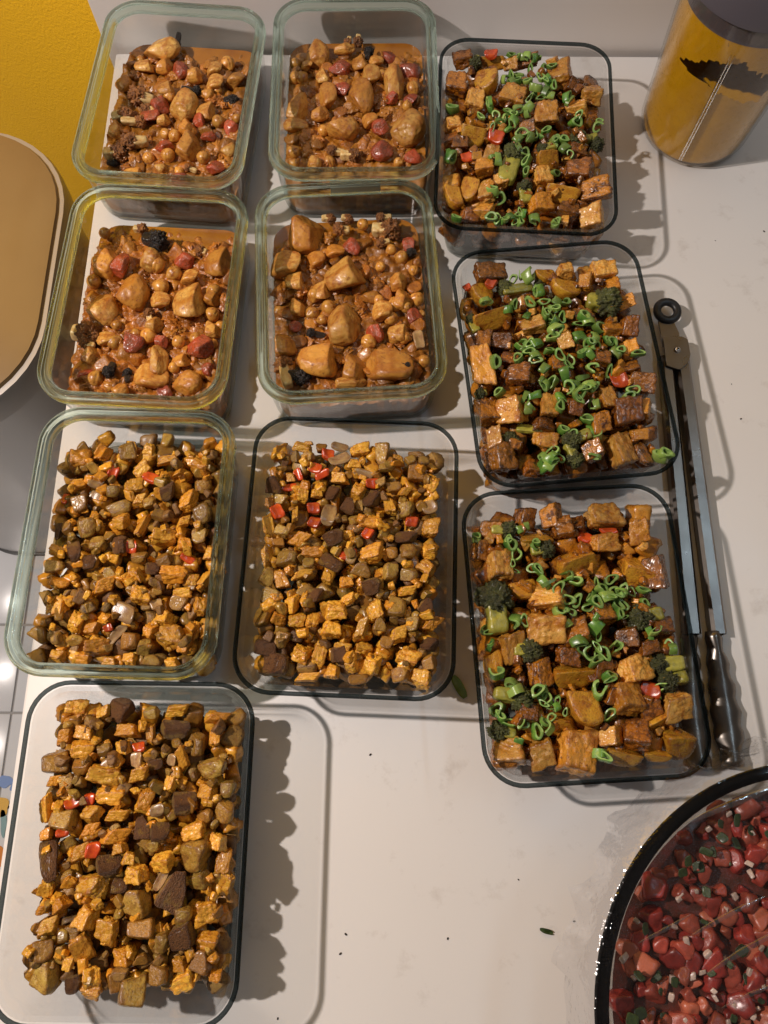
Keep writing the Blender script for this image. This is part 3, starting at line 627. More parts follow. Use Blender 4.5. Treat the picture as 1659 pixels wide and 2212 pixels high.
    9: 'U321,889,317,260,0 U593,769,187,230,0 D-296,939,173,188,0 D-89,972,202,246,0 D-580,849,215,172,0 Y-234,726,271,200,0 U-554,538,212,269,0 Y71,532,382,283,0 Y540,433,268,339,0 U306,681,257,171,0 R155,734,129,114,0 R332,761,172,57,0 D735,408,197,324,0 U-206,246,307,209,0 Y-391,342,252,182,0 U-262,12,317,290,0 U-524,-110,192,274,0 D-19,-43,234,248,0 Y-72,-338,352,230,0 Y-24,-591,281,294,0 U395,-324,272,231,0 U293,-543,255,255,0 R491,-489,162,135,0 U673,-617,254,214,0 U-619,-877,263,224,0 U-382,-890,210,224,0 U-121,-918,316,355,0 U133,-806,199,172,0 D334,-804,225,225,0 Y228,-975,276,171,0 Y658,-860,238,304,0 Y524,-699,240,200,0 Y-237,-682,293,200,0 Y-687,-236,163,272,0 D-327,-310,176,231,0 D515,-169,192,123,0 D377,-79,206,165,0 D591,131,153,83,0 Y479,-977,210,105,0 D-109,-202,205,177,0 D196,111,208,180,0 D-7,817,215,215,0 D112,840,158,173,0 D191,-498,161,161,0 D-697,678,171,199,0 D-456,-606,187,160,0 D455,-631,174,160,0 D652,-12,193,180,0 D139,-296,177,163,0 B-626,242,320,418,0 B-467,828,215,158,0 B-186,649,185,157,0 B-404,-144,205,205,0 B645,-298,272,163,0 B-669,-722,199,172,0 B-523,-484,309,215,0 B511,66,277,222,0 B720,-422,230,203,0 S-450,701,127,127,0 S-417,612,126,126,0 S-438,484,84,84,0 S-271,662,84,84,0 S-284,489,153,153,0 S-221,372,180,180,0 S-131,311,194,194,0 S16,373,139,139,0 S186,335,152,152,0 S302,371,125,125,0 S10,219,138,138,0 S137,239,124,124,0 S144,190,124,124,0 S248,233,152,152,0 S321,257,152,152,0 S394,281,124,124,0 S320,160,151,151,0 S-124,143,123,123,0 S-97,31,95,95,0 S-489,81,150,150,0 S-33,-108,176,176,0 S138,-50,163,163,0 S142,73,96,96,0 S59,-181,162,162,0 S158,-200,148,148,0 S258,-165,135,135,0 S323,90,96,96,0 S546,273,124,124,0 S545,-73,149,149,0 S708,-163,122,122,0 S568,-473,107,107,0 S187,-374,147,147,0 S-334,-462,252,252,0 S92,-473,146,146,0 S-554,-397,160,160,0 S-731,-296,174,174,0 S-712,38,122,122,0 S-737,-82,122,122,0 S-705,-570,158,158,0 S-609,-665,131,131,0 S-518,-682,131,131,0 S-406,-739,144,144,0 S-347,-679,105,105,0 S-314,-515,119,119,0 S146,-656,145,145,0 S-180,-612,79,79,0 S-550,-794,65,65,0 S28,-926,143,143,0 S-760,792,71,71,0 S-366,821,85,85,0 S544,175,96,96,0 S-236,-532,106,106,0',
    10: 'T-554,955,183,146,0 T-564,849,278,85,5 T-341,911,146,109,0 D-203,924,219,182,0 P23,915,121,97,0 T211,929,219,146,0 T531,874,206,97,-10 T-614,727,144,168,0 T-450,763,169,133,0 T-458,642,192,156,0 D218,783,253,169,0 T-132,779,217,133,0 T34,752,84,193,0 P389,686,156,204,0 T522,757,96,205,0 P-667,548,226,191,0 T-154,657,132,108,0 R-34,658,108,84,0 P-448,517,178,143,0 P-295,633,132,108,0 O-237,542,179,95,0 O-48,567,107,131,0 D97,546,131,107,0 T291,582,119,239,25 P517,517,262,155,0 O226,570,72,95,0 T-273,451,273,178,0 T-14,466,178,154,0 T228,424,107,178,0 T-648,413,118,118,0 P-552,403,130,142,0 T-210,318,236,141,0 T-518,326,130,94,0 R-474,266,129,94,0 R-366,289,94,94,0 T51,299,118,188,0 D331,269,211,188,0 T501,349,165,153,0 P640,372,130,142,0 T-680,225,105,234,0 P-529,150,198,187,0 T-325,196,164,140,0 T-136,187,210,129,0 O153,223,117,94,0 P496,184,140,105,0 P634,218,164,176,0 D44,92,140,186,0 T-327,76,139,128,0 T-137,46,220,174,0 T417,85,209,151,0 R-523,63,105,70,0 T-644,51,104,104,0 D180,71,163,174,0 D-595,-129,149,322,0 R-288,-52,115,127,0 T-383,-74,161,150,0 T-99,-39,127,104,0 P142,-15,127,93,0 P454,-75,254,219,0 T603,12,139,151,0 T647,-115,127,207,0 D-166,-156,207,184,0 T-22,-102,104,115,0 T35,-206,195,160,0 T222,-120,207,150,0 O221,-235,69,171,0 D302,-307,228,319,-10 T-265,-283,285,205,0 P-454,-233,103,114,0 T-602,-317,125,159,0 T681,-261,126,183,-30 P65,-382,215,204,0 T-477,-398,147,125,30 T-596,-441,124,102,0 T-284,-488,169,214,-25 P117,-544,213,157,0 T560,-458,169,192,0 T-121,-577,168,224,0 T-546,-552,168,146,0 P249,-633,179,168,0 D401,-581,179,191,0 T573,-629,179,145,0 T-292,-689,156,256,25 P-569,-702,167,189,0 P-433,-720,111,156,0 T2,-725,156,145,0 T-371,-769,89,122,0 P115,-743,122,89,0 P550,-758,155,167,0 T396,-770,111,111,0 P257,-830,155,166,0 T646,-845,110,99,0 T417,-877,232,154,30 P-524,-858,188,221,0 T-203,-865,143,154,0 D-330,-905,132,132,0 P-45,-892,132,176,0 P80,-929,209,253,-15 T-204,-942,176,132,0 P483,-222,172,137,0 P390,-460,147,135,0 P-372,-590,134,123,0 D-71,-280,137,125,0'}
NAMES = {'T': ('tempeh_cube', 'golden fried tempeh cube', 'tempeh'), 'P': ('potato_cube', 'tan roasted potato cube', 'potato'),
         'D': ('potato_piece', 'dark-skinned roasted potato piece', 'potato'), 'R': ('pepper_piece', 'red bell pepper piece', 'pepper'),
         'O': ('onion_piece', 'translucent cooked onion piece', 'onion'), 'W': ('potato_chunk', 'spiced boiled potato chunk', 'potato'),
         'K': ('chickpea', 'round cooked chickpea', 'chickpea'), 'M': ('tomato_piece', 'soft red tomato piece', 'tomato'),
         'F': ('cauliflower_floret', 'browned cauliflower floret', 'cauliflower'), 'X': ('charred_floret', 'black charred floret', 'floret'),
         'U': ('tofu_cube', 'glazed golden tofu cube', 'tofu'), 'Y': ('potato_wedge', 'glossy yellow potato wedge', 'potato'),
         'B': ('broccoli_floret', 'cooked green broccoli floret', 'broccoli'), 'S': ('scallion_ring', 'sliced green scallion ring', 'scallion')}
NEXT = {'T': 'tempeh', 'P': 'a tan potato', 'D': 'a dark potato', 'R': 'a pepper piece', 'O': 'an onion piece', 'W': 'a potato chunk', 'K': 'a chickpea', 'M': 'a tomato piece',
        'F': 'a cauliflower floret', 'X': 'a charred floret', 'U': 'a golden tofu cube', 'Y': 'a yellow wedge', 'B': 'a broccoli floret'}
PLUR = {'T': 'tempeh cubes', 'P': 'tan potato cubes', 'D': 'dark pieces', 'R': 'pepper pieces', 'O': 'onion pieces', 'W': 'potato chunks', 'K': 'chickpeas',
        'M': 'tomato pieces', 'F': 'cauliflower florets', 'X': 'charred florets', 'U': 'tofu cubes', 'Y': 'potato wedges', 'B': 'broccoli florets', 'S': 'scallion rings'}

def rot_mat(yaw, rng, tilt):
    return (Matrix.Rotation(yaw, 3, 'Z') @ Euler((rng.uniform(-tilt, tilt), rng.uniform(-tilt, tilt), 0)).to_matrix()).to_euler()

class Heap:
    """tops of the pieces already laid in a container, to lay the next ones on them"""
    def __init__(self): self.p = []
    def top(self, x, y):
        t = 0.0
        for px, py, pz, r, rz in self.p:
            d = math.hypot(x - px, y - py)
            if d < r: t = max(t, pz + rz * math.sqrt(max(0.0, 1 - (d / r) ** 2)))
        return t
    def add(self, x, y, z, r, rz): self.p.append((x, y, z, r, rz))

def put(o, n, x, y, z, rot, sc):
    X, Y, A = POS[n]
    c, s = math.cos(A), math.sin(A)
    o.location = (X + c * x - s * y, Y + s * x + c * y, z)
    e = rot.copy(); e.rotate_axis('Z', 0)
    o.rotation_euler = (Matrix.Rotation(A, 3, 'Z') @ rot.to_matrix()).to_euler()
    o.scale = sc

def join_bed(name, items, mats, label, cat, n):
    """small lumps too deep in the heap to count, one mesh"""
    VV, EE, FF, MI, base = [], [], [], [], 0
    zmax_ = max(it[3][2] for it in items)
    for kind, i, mi, loc, rot, sc in items:
        V, F, _, E_ = shape(kind, i, 4 if loc[2] > zmax_ - .008 else 3)
        R_ = np.array(rot.to_matrix())
        W = (V * np.array(sc)) @ R_.T + np.array(loc)
        VV.append(W); EE.append(E_); FF += [(a + base, b + base, c + base) for a, b, c in F]; MI += [mi] * len(F); base += len(V)
    me = mesh(name, np.concatenate(VV), FF)
    me.attributes.new('edge', 'FLOAT', 'POINT').data.foreach_set('value', np.concatenate(EE).astype(np.float32))
    for m in mats: me.materials.append(M[m])
    me.polygons.foreach_set("material_index", MI)
    o = link(name, me)
    X, Y, A = POS[n]
    o.location = (X, Y, 0); o.rotation_euler = (0, 0, A)
    return tag(o, label, cat, kind='stuff')

def stew_bed(n, z0, lumps, rng):
    hw, hl = GW - .0118, GL - .0118
    nx, ny = 96, 128
    off = n * 3.7
    def inside(x, y):
        r = .020
        ax, ay = abs(x) - (hw - r), abs(y) - (hl - r)
        return ax <= 0 or ay <= 0 or math.hypot(ax, ay) <= r
    v, idx, f = [], {}, []
    for j in range(ny + 1):
        for i in range(nx + 1):
            x, y = -hw + 2 * hw * i / nx, -hl + 2 * hl * j / ny
            if not inside(x, y):
                r = .020; cx, cy_ = math.copysign(hw - r, x), math.copysign(hl - r, y)
                d = math.hypot(x - cx, y - cy_); x, y = cx + (x - cx) * r / d, cy_ + (y - cy_) * r / d
            q = Vector((x * 60 + off, y * 60, off))
            z = z0 + .0035 * noise.noise(q) + .0028 * noise.noise(q * 3) + .0016 * noise.noise(q * 7) - .0050 * noise.voronoi(q * 2.0)[0][0] + .002
            e = max(0, (y - hl * .62) / (hl * .38))
            z -= .010 * e
            z += .002 * max(0, 1 - (x / hw) ** 2 - (y / hl) ** 2)
            idx[i, j] = len(v); v.append((x, y, z))
    for j in range(ny):
        for i in range(nx):
            f.append((idx[i, j], idx[i + 1, j], idx[i + 1, j + 1], idx[i, j + 1]))
    per = [idx[i, 0] for i in range(nx)] + [idx[nx, j] for j in range(ny)] + [idx[i, ny] for i in range(nx, 0, -1)] + [idx[0, j] for j in range(ny, 0, -1)]
    b0 = len(v)
    for p_ in per: v.append((v[p_][0], v[p_][1], .0075))
    m = len(per)
    for a in range(m): f.append((per[a], b0 + a, b0 + (a + 1) % m, per[(a + 1) % m]))
    f.append(tuple(b0 + a for a in reversed(range(m))))
    base = len(v)
    lumps = list(lumps)
    for _ in range(190):
        lumps.append((rng.uniform(-hw + .006, hw - .006), rng.uniform(-hl + .008, hl * .80), rng.uniform(.008, .021), rng.uniform(.007, .018)))
    for (x, y, w, h) in lumps:
        V, F, _, E_ = shape('mash' if rng.random() < .55 else 'stew', rng.randint(0, 4), 4 if max(w, h) > .0125 else 3)
        e = rot_mat(rng.uniform(0, 6), rng, .5)
        W = (V * np.array((w / 2, h / 2, min(w, h) / 2 * .62))) @ np.array(e.to_matrix()).T + np.array((x, y, z0 + rng.uniform(-.004, .003) - .009 * max(0, (y - hl * .62) / (hl * .38))))
        v += [tuple(q) for q in W]; f += [(a + base, b + base, c + base) for a, b, c in F]; base += len(V)
    me = mesh('stew_sauce', v, f, True, 70); me.materials.append(M['sauce'])
    o = link('stew_sauce', me)
    X, Y, A = POS[n]; o.location = (X, Y, 0); o.rotation_euler = (0, 0, A)
    tag(o, 'thick brown tomato sauce filling ' + PHR[n], 'sauce', kind='stuff')
    # thin oily broth standing around the solids
    v2, f2 = bridge([rr_ring(hw, hl, .02, .0078, 8), rr_ring(hw, hl, .02, z0 - .0055, 8)], True, True)
    me2 = mesh('broth', v2, f2, True, 40); me2.materials.append(M['broth'])
    b = link('broth', me2); b.location = o.location; b.rotation_euler = o.rotation_euler
    tag(b, 'thin orange oily broth at the bottom of ' + PHR[n], 'broth', kind='stuff')

def broth_mat():
    m, nt, N, L, B = newmat('orange_broth')
    tc = N.new("ShaderNodeTexCoord")
    L.new(mix(nt, ramp(nt, noise_tex(nt, tc.outputs["Object"], 30.0), .35, .65), (0.42, 0.16, 0.014), (0.30, 0.10, 0.010)), B.inputs["Base Color"])
    B.inputs["Roughness"].default_value = 0.12; B.inputs["Coat Weight"].default_value = 0.6
    return m
M['broth'] = broth_mat()

ZS = {1: .036, 2: .034, 4: .034, 5: .036, 7: .043, 8: .043, 10: .045, 3: .055, 6: .055, 9: .050}
HOR = {1: .0, 2: .0}
for n in sorted(DATA):
    rng = random.Random(900 + n)
    rows = []
    for e in DATA[n].split():
        t, q = e[0], [float(k) * 1e-4 for k in e[1:].split(',')]
        q[4] *= 1e4
        rows.append((t, *q))
        if t == 'S' and rng.random() < .62:
            rows.append((t, q[0] + rng.uniform(-.008, .008), q[1] + rng.uniform(-.006, .006), q[2] * rng.uniform(.7, 1.0), q[3], q[4]))
    z0 = ZS[n]
    if n in (1, 2, 4, 5):
        # medium chunks half sunk in the sauce, laid where nothing larger lies
        for k in range(60):
            x, y = rng.uniform(-.058, .058), rng.uniform(-.088, .066)
            s_ = rng.uniform(.013, .020)
            if all(math.hypot(x - e[1], y - e[2]) > (s_ + (e[3] + e[4]) / 2) * .42 for e in rows if e[0] in 'WMXF') and sum(1 for e in rows if e[0] in 'WM') < 30:
                rows.append(('W' if k % 4 else 'M', x, y, s_, s_ * rng.uniform(.8, 1.2), 0.0))
    hw, hl = (GW - .0125, GL - .0125) if n in GREEN else (DW - .0125, DL - .0135)
    heap = Heap()
    # ---- what lies below
    if n in (1, 2, 4, 5):
        stew_bed(n, z0 - .003, [r[1:5] for r in rows if r[0] == 'L'], rng)
    else:
        items = []
        hash_ = n in (7, 8, 10)
        step = .0150 if hash_ else .019
        zl = .0145
        fw, fl = (hw - .006, hl - .008) if n in GREEN else (hw - .011, hl - .013)
        while zl < z0 - .002:
            x = -fw + step * .4
            k = (zl - .0145) / .03
            w_, l_ = fw + .006 * k, fl + .006 * k
            nx, ny = int(2 * w_ / step), int(2 * l_ / step)
            for a in range(nx + 1):
                for b in range(ny + 1):
                    x = -w_ + 2 * w_ * a / nx + rng.uniform(-.3, .3) * step; y = -l_ + 2 * l_ * b / ny + rng.uniform(-.3, .3) * step
                    x = max(-w_, min(w_, x)); y = max(-l_, min(l_, y))
                    if y > l_ - .012 and zl > .02 and rng.random() < .6: continue
                    s_ = step * rng.uniform(.42, .60)
                    if hash_: kind, mi = rng.choice([('tempeh', 0), ('tempeh', 0), ('potato', 1), ('potato', 2)])
                    else: kind, mi = rng.choice([('tofu', 1), ('tofu', 1), ('wedge', 1), ('tofu', 1), ('tofu', 0)])
                    items.append((kind, rng.randint(0, 5), mi, (x, y, max(zl + rng.uniform(-.002, .002), .0062 + s_ * 1.15)), rot_mat(rng.uniform(0, 6), rng, .6), (s_, s_ * rng.uniform(.7, 1), s_ * rng.uniform(.7, 1))))
            zl += step * .72
        for _ in range(230 if hash_ else 110):
            x, y = rng.uniform(-hw + .008, hw - .008), rng.uniform(-hl + .012, hl - .014)
            s_ = rng.uniform(.0022, .0048)
            kind, mi = rng.choice([('tempeh', 0), ('tempeh', 0), ('potato', 1), ('potato', 2)]) if hash_ else rng.choice([('tofu', 0), ('tofu', 1), ('potato', 1)])
            items.append((kind, rng.randint(0, 5), mi, (x, y, z0 + rng.uniform(-.004, .007)), rot_mat(rng.uniform(0, 6), rng, 1.2), (s_ * rng.uniform(1, 1.5), s_, s_ * rng.uniform(.6, 1))))
        if hash_:
            join_bed('hash_filling', items, ['tempeh_bed', 'potato_bed', 'dark_bed'], 'lower layers of tempeh and potato filling ' + PHR[n], 'hash', n)
        else:
            join_bed('stir_fry_filling', items, ['tofu_bed', 'tofu_dark_bed'], 'lower layers of dark glazed tofu filling ' + PHR[n], 'stir-fry', n)
    # ---- the pieces one can pick out
    counts = {q[0]: sum(1 for e in rows if e[0] == q[0]) for q in rows}
    areas = {k_: sorted(e[3] * e[4] for e in rows if e[0] == k_) for k_ in counts}
    for ri, (t, x, y, w, h, ang) in enumerate(rows):
        if t == 'L': continue
        name, desc, cat = NAMES[t]
        if t == 'D' and n in (3, 6, 9): name, desc, cat = 'tofu_cube', 'dark soy-glazed tofu cube', 'tofu'
        ar = areas[t]; rank = ar.index(w * h) / max(1, len(ar) - 1)
        size = 'large ' if rank > .8 else 'small ' if rank < .2 else ''
        form = 'long ' if max(w, h) > 1.5 * min(w, h) and t not in 'SK' else ''
        near = sorted((math.hypot(x - e[1], y - e[2]), e[0]) for ei, e in enumerate(rows) if ei != ri and e[0] not in (t, 'L', 'S'))
        near = [q for q in near if q[0] < .021]
        beside = ''
        if near:
            q = min(near, key=lambda e: (counts[e[1]], e[0]))
            beside = ' beside ' + NEXT[q[1]]
            if q[1] == 'D' and n in (3, 6, 9): beside = ' beside a dark tofu cube'
        label = size + form + desc + beside + ' in ' + PHR[n]
        grp = PLUR[t] + ' in ' + PHR[n]
        yaw = math.radians(ang)
        mn = min(w, h)
        zmax = .99
        mound = .005 * max(0.0, 1 - (x / hw) ** 2) * max(0.0, 1 - (y / hl) ** 2)
        zb = z0 + mound + rng.uniform(-.002, .002)
        i = rng.randint(0, 5)
        lim = (hw + (z0 - .04) * .2)
        x = max(-lim + mn * .35, min(lim - mn * .35, x)); y = max(-hl + mn * .3, min(hl - mn * .3, y))
        if t in 'TPDUYW':
            if t == 'T': kind, mt = 'tempeh', 'tempeh'
            elif t == 'P': kind, mt = 'potato', 'potato'
            elif t == 'D': kind, mt = ('potato', 'dark') if n in (7, 8, 10) else ('tofu', 'tofu_dark')
            elif t == 'U': kind, mt = 'tofu', 'tofu'
            elif t == 'Y': kind, mt = 'wedge', 'yellow_potato'
            else: kind, mt = 'stew', 'stew_potato'
            d = mn * rng.uniform(.8, 1.0)
            if t == 'T': d = mn * rng.uniform(.75, 1.0)
            if n in (7, 8, 10): w, h, d = w * .95, h * .95, d * .95
            if t == 'W': w, h, d = w * 1.06, h * 1.06, d * 1.0
            sc = (w * .475, h * .475, d * .475)
            tl = .5 if kind != 'wedge' else .15
            if t == 'W': tl = .25
            z = zb
            # never sink wholly under a neighbour
            z = max(z, heap.top(x, y) - d * .28)
            z = min(z, z0 + .014)
            o = link(name, kmesh(kind, i, mt, 5))
            put(o, n, x, y, z, rot_mat(yaw + rng.uniform(-.25, .25), rng, tl), sc)
            heap.add(x, y, z, (w + h) * .25, d * .46)
        elif t == 'K':
            r = (w + h) / 4 * .9; r = min(r * 1.08, .0082); r = max(r, .0050)
            z = max(zb - .002, heap.top(x, y) + r * .25)
            o = link(name, kmesh('pea', i % 4, 'chickpea', 4))
            put(o, n, x, y, z, rot_mat(rng.uniform(0, 6), rng, .8), (r, r * .95, r * .92))
            heap.add(x, y, z, r, r)
        elif t == 'M':
            z = max(zb, heap.top(x, y) - mn * .1)
            o = link(name, kmesh('stew', i % 5, 'tomato', 5))
            put(o, n, x, y, z, rot_mat(rng.uniform(0, 6), rng, .4), (w * .5, h * .5, mn * .36))
            heap.add(x, y, z, mn * .45, mn * .33)
        elif t in 'RO':
            th = mn * (.22 if t == 'R' else .16)
            z = max(zb, heap.top(x, y) + th * .4)
            o = link(name, kmesh('thin', i, 'pepper' if t == 'R' else 'onion', 4))
            put(o, n, x, y, z, rot_mat(yaw + rng.uniform(-.5, .5), rng, .35), (w * .47, h * .47, th * 1.3))
            heap.add(x, y, z, mn * .4, th)
        elif t in 'FXB':
            z = max(zb, heap.top(x, y) - mn * .15)
            if h > w * 1.15: a = yaw + math.pi / 2 + (math.pi if rng.random() < .5 else 0); L_, W_ = h, w
            else: a = yaw + (math.pi if rng.random() < .5 else 0); L_, W_ = w, h
            r = empty(name)
            rr_ = rot_mat(a + rng.uniform(-.3, .3), rng, .2)
            put(r, n, x, y, z, rr_, (1, 1, 1))
            hm, sm = {'F': ('cauli_head', 'cauli_stem'), 'X': ('char', 'char'), 'B': ('broc_head', 'broc_stem')}[t]
            long_ = L_ > W_ * 1.5
            hs = W_ * (.5 if t != 'B' else .52)
            hx = L_ * .5 - hs * .8 if long_ else L_ * .12
            ho = link('head', kmesh('head', i, hm, 5), r); ho.location = (hx, 0, .001); ho.scale = (hs, hs, hs * .85); ho.rotation_euler = (0, 1.2, 0)
            so = link('stem', kmesh('stem', i % 3, sm, 4), r)
            sl = L_ * (.36 if long_ else .34)
            so.location = (-L_ * .16 if long_ else -L_ * .26, 0, 0); so.scale = (sl, W_ * (.40 if long_ and t == 'B' else .26), W_ * .26)
            heap.add(x, y, z, W_ * .45, W_ * .4)
            o = r
        elif t == 'S':
            r = max(.0036, min(.0064, w * .46))
            z = max(zb + .004, heap.top(x, y) + r * .30)
            z = min(z, z0 + .024)
            o = link(name, scallion_mesh(rng.randint(0, 15)))
            e = Euler((rng.choice([0, 0, 1.3]) + rng.uniform(-.5, .5), rng.uniform(-.5, .5), rng.uniform(0, 6.28)))
            put(o, n, x, y, z, e, (r, r, r))
            heap.add(x, y, z, r * .8, r * .35)
        tag(o, label, cat, grp)

# ---------------------------------------------------------------- salsa bowl with cling film
bc = Vector((0.290, -0.160, 0.0)); BR, BH = 0.158, 0.100
bowl = empty('mixing_bowl', bc)
tag(bowl, 'large round glass mixing bowl of tomato salsa under cling film', 'bowl')
prof = [(.001, .0004), (.075, .0004), (.088, .003), (.112, .020), (.138, .055), (.1535, .0955), (.1495, .0955), (.134, .056), (.108, .0235), (.085, .0075), (.001, .006)]
v, f = lathe(prof, 72); link('wall', mesh('wall', v, f, True, 60), bowl, [M['bowl_glass']])
prof = [(BR - .0045 + .0045 * math.cos(a), BH - .0002 + .0050 * math.sin(a)) for a in [2 * math.pi * k / 14 for k in range(14)]]
v, f = lathe(prof, 96, close=True)
M['bowl_rim'] = solid_glass('bowl_rim_glass', (0.12, 0.12, 0.13), clear=0.1)
me = mesh('rim', v, f, True); bm = bmesh.new(); bm.from_mesh(me); bmesh.ops.recalc_face_normals(bm, faces=bm.faces); bm.to_mesh(me); bm.free()
link('rim', me, bowl, [M['bowl_rim']])
# salsa mass
n_ = 70; v = []; f = []
def bowl_r(z):
    P_ = [(.0075, .085), (.0235, .108), (.056, .134), (.0955, .1495)]
    for (z0_, r0), (z1, r1) in zip(P_, P_[1:]):
        if z <= z1: return r0 + (r1 - r0) * (z - z0_) / (z1 - z0_)
    return r1
SZ = .073
rings = [[((bowl_r(z) - .0012) * math.cos(2 * math.pi * j / n_), (bowl_r(z) - .0012) * math.sin(2 * math.pi * j / n_), z) for j in range(n_)] for z in (.009, .03, SZ)]
for k in range(1, 22):
    rr_ = (bowl_r(SZ) - .0012) * (1 - k / 22)
    rings.append([(rr_ * math.cos(2 * math.pi * j / n_), rr_ * math.sin(2 * math.pi * j / n_), SZ + .004 * noise.noise(Vector((rr_ * math.cos(2 * math.pi * j / n_) * 90, rr_ * math.sin(2 * math.pi * j / n_) * 90, 1)))) for j in range(n_)])
v, f = bridge(rings, True, True)
so = link('salsa', mesh('salsa', v, f, True, 60), None, [M['salsa_mush']]); so.location = bc
tag(so, 'wet chopped tomato salsa filling the mixing bowl', 'salsa', kind='stuff')
rng = random.Random(77)
def bowl_spot(rmax):
    while True:
        x, y = rng.uniform(-.14, .06), rng.uniform(-.09, .14)
        if math.hypot(x, y) < rmax: return x, y
taken = []
for i in range(280):
    for _ in range(30):
        x, y = bowl_spot(.136)
        if all(math.hypot(x - a, y - b) > .0078 for a, b in taken): break
    else: continue
    taken.append((x, y))
    s_ = rng.uniform(.0042, .0098)
    o = link('tomato_dice', kmesh('dice', i % 6, 'salsa_tomato', 4))
    o.location = bc + Vector((x, y, SZ + rng.uniform(.0, .006))); o.rotation_euler = rot_mat(rng.uniform(0, 6), rng, .5)
    o.scale = (s_, s_ * rng.uniform(.7, 1.0), s_ * rng.uniform(.6, .9))
    tag(o, 'red tomato dice in the salsa bowl', 'tomato', 'tomato dice in the salsa bowl')
for i in range(140):
    x, y = bowl_spot(.137)
    o = link('onion_bit', kmesh('tofu', i % 6, 'white_onion', 2 if False else 3))
    s_ = rng.uniform(.0012, .0026)
    o.location = bc + Vector((x, y, SZ + rng.uniform(.006, .011))); o.rotation_euler = rot_mat(rng.uniform(0, 6), rng, .6)
    o.scale = (s_ * rng.uniform(1, 1.7), s_, s_ * .8)
    tag(o, 'small white onion bit in the salsa bowl', 'onion', 'white onion bits in the salsa')
for i in range(120):
    x, y = bowl_spot(.138)
    o = link('herb_bit', kmesh('thin', i % 6, 'herb', 3))
    s_ = rng.uniform(.0022, .0045)
    zz = SZ + rng.uniform(.006, .011) + max(0, (math.hypot(x, y) - .118)) * 1.2
    o.location = bc + Vector((x, y, zz)); o.rotation_euler = rot_mat(rng.uniform(0, 6), rng, .5)
    o.scale = (s_, s_ * rng.uniform(.5, 1), .0006)
    tag(o, 'dark green chopped herb bit in the salsa bowl', 'herb', 'herb bits in the salsa')

GLINT_CREASES = [(0.162, -0.1122, 0.1977, -0.0961, 0.0011), (0.1963, -0.1081, 0.2483, -0.0851, 0.0015), (0.2049, -0.1296, 0.259, -0.103, 0.0018), (0.1978, -0.0414, 0.2692, -0.0155, 0.0022), (0.2118, -0.1489, 0.2606, -0.1309, 0.0012)]  # ridges added along the reflected blue streaks to catch the strip lamp
# cling film: stretched over the mouth, crumpled skirt outside
nA, rings = 160, []
def film_r(a, k): return noise.noise(Vector((math.cos(a) * k, math.sin(a) * k, k * .37)))
for k in range(0, 26):
    r = BR * (0.02 + 0.98 * k / 25)
    ring = []
    for j in range(nA):
        a = 2 * math.pi * j / nA
        x, y = r * math.cos(a), r * math.sin(a)
        t = r / BR
        # folds running across the film
        d1 = (x * 0.45 - y * 0.89)
        fold = .0016 * math.exp(-((d1 - .03) / .0022) ** 2) + .0016 * math.exp(-((d1 + .012) / .002) ** 2) + .0018 * math.exp(-((d1 - .062) / .0025) ** 2)
        z = BH + .0055 - .010 * (1 - t ** 2) + .0015 * noise.noise(Vector((x * 40, y * 40, 2))) * (1 - t ** 6) + fold * (1 - t ** 4)
        ring.append((x, y, z))
    rings.append(ring)
for k in range(1, 12):
    ring = []
    for j in range(nA):
        a = 2 * math.pi * j / nA
        t = k / 11
        r = BR + .0015 + .004 * math.sin(min(1, t * 3) * 1.57) + .012 * t * (0.25 + abs(film_r(a, 9)) * 1.6) + .004 * t * film_r(a, 26)
        z = BH + .0055 - .040 * t * (1 + .45 * film_r(a, 4)) + .002 * t * film_r(a, 30)
        ring.append((r * math.cos(a), r * math.sin(a), z))
    rings.append(ring)
v, f = bridge(rings, True)
M['film_skirt'] = thin_glass('cling_film_crumpled', (0.93, 0.93, 0.94), rough=0.12, bump=1.0, bs=70.0, extra=0.06)
fme = mesh('cling_film', v, f, True); fme.materials.append(M['film']); fme.materials.append(M['film_skirt'])
fme.polygons.foreach_set('material_index', [1 if i >= 25 * nA else 0 for i in range(len(fme.polygons))])
fm = link('cling_film', fme); fm.location = bc
M['film_crease'] = thin_glass('cling_film_crease', (0.95, 0.95, 0.96), rough=0.14, bump=0.3, bs=60.0, extra=0.22)
for (ax, ay, bx_, by_, wd) in GLINT_CREASES:
    A_, B_ = Vector((ax, ay, 0)) - bc, Vector((bx_, by_, 0)) - bc
    dr = (B_ - A_).normalized(); sd = Vector((-dr.y, dr.x, 0)); rg = []
    for k in range(25):
        t_ = k / 24; c_ = A_.lerp(B_, t_) + sd * .0003 * math.sin(t_ * 5 + ax * 90)
        tt = c_.length / BR
        zf = BH + .0058 - .010 * (1 - tt ** 2)
        ww = wd * (0.15 + math.sin(math.pi * t_) ** .7) * (1 + .25 * noise.noise(Vector((t_ * 9, ax * 50, 0))))
        rg.append([tuple(c_ + sd * ww * math.cos(q) + Vector((0, 0, zf + ww * .55 * math.sin(q)))) for q in [math.pi * j / 8 for j in range(9)]])
    vv = [p_ for g_ in rg for p_ in g_]; ff = [(k * 9 + j, k * 9 + j + 1, (k + 1) * 9 + j + 1, (k + 1) * 9 + j) for k in range(24) for j in range(8)]
    link('crease', mesh('crease', vv, ff), fm, [M['film_crease']])
tag(fm, 'clear crinkled cling film stretched over the salsa bowl', 'cling film')

